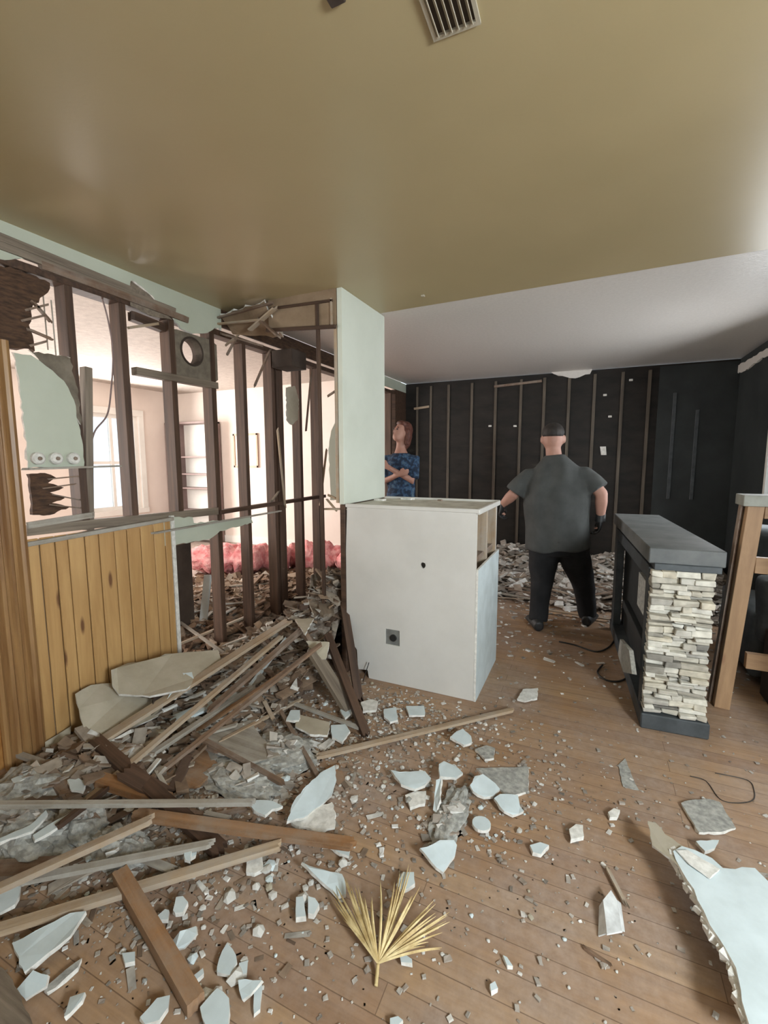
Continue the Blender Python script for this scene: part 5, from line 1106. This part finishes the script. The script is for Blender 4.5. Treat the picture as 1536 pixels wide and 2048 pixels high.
for lb, gp, cnt, (x0, x1, y0, y1), (s0, s1) in cz:
    for i in range(cnt):
        x, y = rnd.uniform(x0, x1), rnd.uniform(y0, y1); s = s0*(s1/s0)**(rnd.random()**1.5)
        o = bpy.data.objects.new('plaster_chunk', rnd.choice(protos)); COL.objects.link(o)
        z = heap(x, y) if x < -1.3 else 0
        o.location = (x, y, max(0, z-.004 if z > .01 else 0)); o.scale = (s, s, s); o.rotation_euler = (0, 0, rnd.uniform(0, 6.28)); tag(o, lb, 'plaster', gp)

# every small repeat says where it lies: nearest landmark and side of it
LM = [('the palm leaf', G(757, 1880)), ('the round disc', G(963, 1646)), ('the large white curved piece', G(630, 1590)), ('the split white chunk', G(610, 1812)), ('the diamond-shaped piece', G(454, 1915)),
      ('the white triangular piece', G(500, 1975)), ('the large grey-white panel', G(100, 1880)), ('the thick orange-brown stud', G(330, 1880)), ('the kite-shaped piece', G(880, 1705)), ('the speckled middle board', G(1000, 1560)),
      ('the right speckled board', G(1415, 1630)), ('the folded card', G(1222, 1850)), ('the light tan lath', G(830, 1465)), ('the counter foot', G(850, 1385)), ('the counter right corner', G(958, 1405)), ('the fireplace plinth', G(1340, 1465)),
      ('the big white sheet', G(1450, 1800)), ('the wainscot foot', G(150, 1500)), ('the leaning beige panel', G(250, 1430)), ('the heap crest', V((-1.65, 2.7, 0))), ('the grey plaster strip', G(900, 1640)), ('the long grey board', G(300, 1608)),
      ('the long white strip', G(425, 1410)), ('the left grey clump', G(60, 1590)), ('the low dark cabinet', V((-3.1, 3.2, 0))), ('the double post', V((-2.45, 3.17, 0))), ('the pink batts', V((-4.0, 4.4, 0))), ('the standing man', V((-.15, 4.1, 0))),
      ('the far left corner', V((-2.2, 5.9, 0))), ('the far right corner', V((1.3, 5.9, 0))), ('the far wall middle', V((-.5, 6.0, 0))), ('the vent-hole stud', V((-2.45, 2.47, 0))), ('the armchair', V((1.1, 4.0, 0))), ('the loose white shard', G(1055, 1390)), ('the bright room bookcase', V((-6, 5.8, 0)))]
used = {}
COLN = {'gypsum': 'off-white', 'drywall_face': 'white', 'grey_back': 'speckled grey', 'paperback': 'tan', 'lath': 'tan', 'lath_dark': 'brown', 'lath_grey': 'dusty grey'}
inv = {m.name: k for k, m in M.items()}
todo = [o for o in bpy.data.objects if o.parent is None and o.name.split('.')[0] in ('plaster_chunk', 'broken_lath')]
ordn = ['nearest', 'second', 'third', 'fourth', 'fifth', 'sixth', 'seventh', 'eighth', 'ninth', 'tenth', 'eleventh', 'twelfth', 'thirteenth', 'fourteenth', 'fifteenth', 'sixteenth', 'seventeenth', 'eighteenth', 'nineteenth', 'twentieth']
fr = V((cF.x, cF.y, 0)).normalized(); rt = V((cR.x, cR.y, 0)).normalized()
for o in todo:
    p = V((o.location.x, o.location.y, 0)); nm, q = min(LM, key=lambda t: (V((t[1].x, t[1].y, 0))-p).length)
    d = p-V((q.x, q.y, 0)); a, b_ = d.dot(rt), d.dot(fr)
    side_ = ('right of' if a > 0 else 'left of') if abs(a) > abs(b_) else ('behind' if b_ > 0 else 'in front of')
    lath = o.name.startswith('broken')
    size = max(o.scale)*(1 if not lath else 0) if not lath else o.dimensions.x
    w1 = (('short' if size < .22 else 'long') if lath else ('tiny' if size < .008 else 'small' if size < .014 else 'larger'))
    key = (w1, COLN[inv[o.data.materials[0].name]], 'broken lath' if lath else 'plaster chunk', side_, nm)
    used.setdefault(key, []).append((d.length, o))
for (w1, c_, kind_, side_, nm), lst in used.items():
    nm = nm.replace('large white curved', 'curved white').replace('thick orange-brown', 'orange-brown')
    lst.sort(key=lambda t: t[0])
    for i, (dd, o) in enumerate(lst):
        where = side_+' '+nm
        o['label'] = ' '.join([w1, c_, kind_, where]) if len(lst) == 1 else ' '.join([w1, c_, kind_+',', ordn[min(i, 19)]+('' if i == 0 else ' nearest'), where]).replace('  ', ' ')
        if len(lst) == 2: o['label'] = ' '.join([w1, c_, kind_+',', ('nearer', 'farther')[i], 'of two', where])
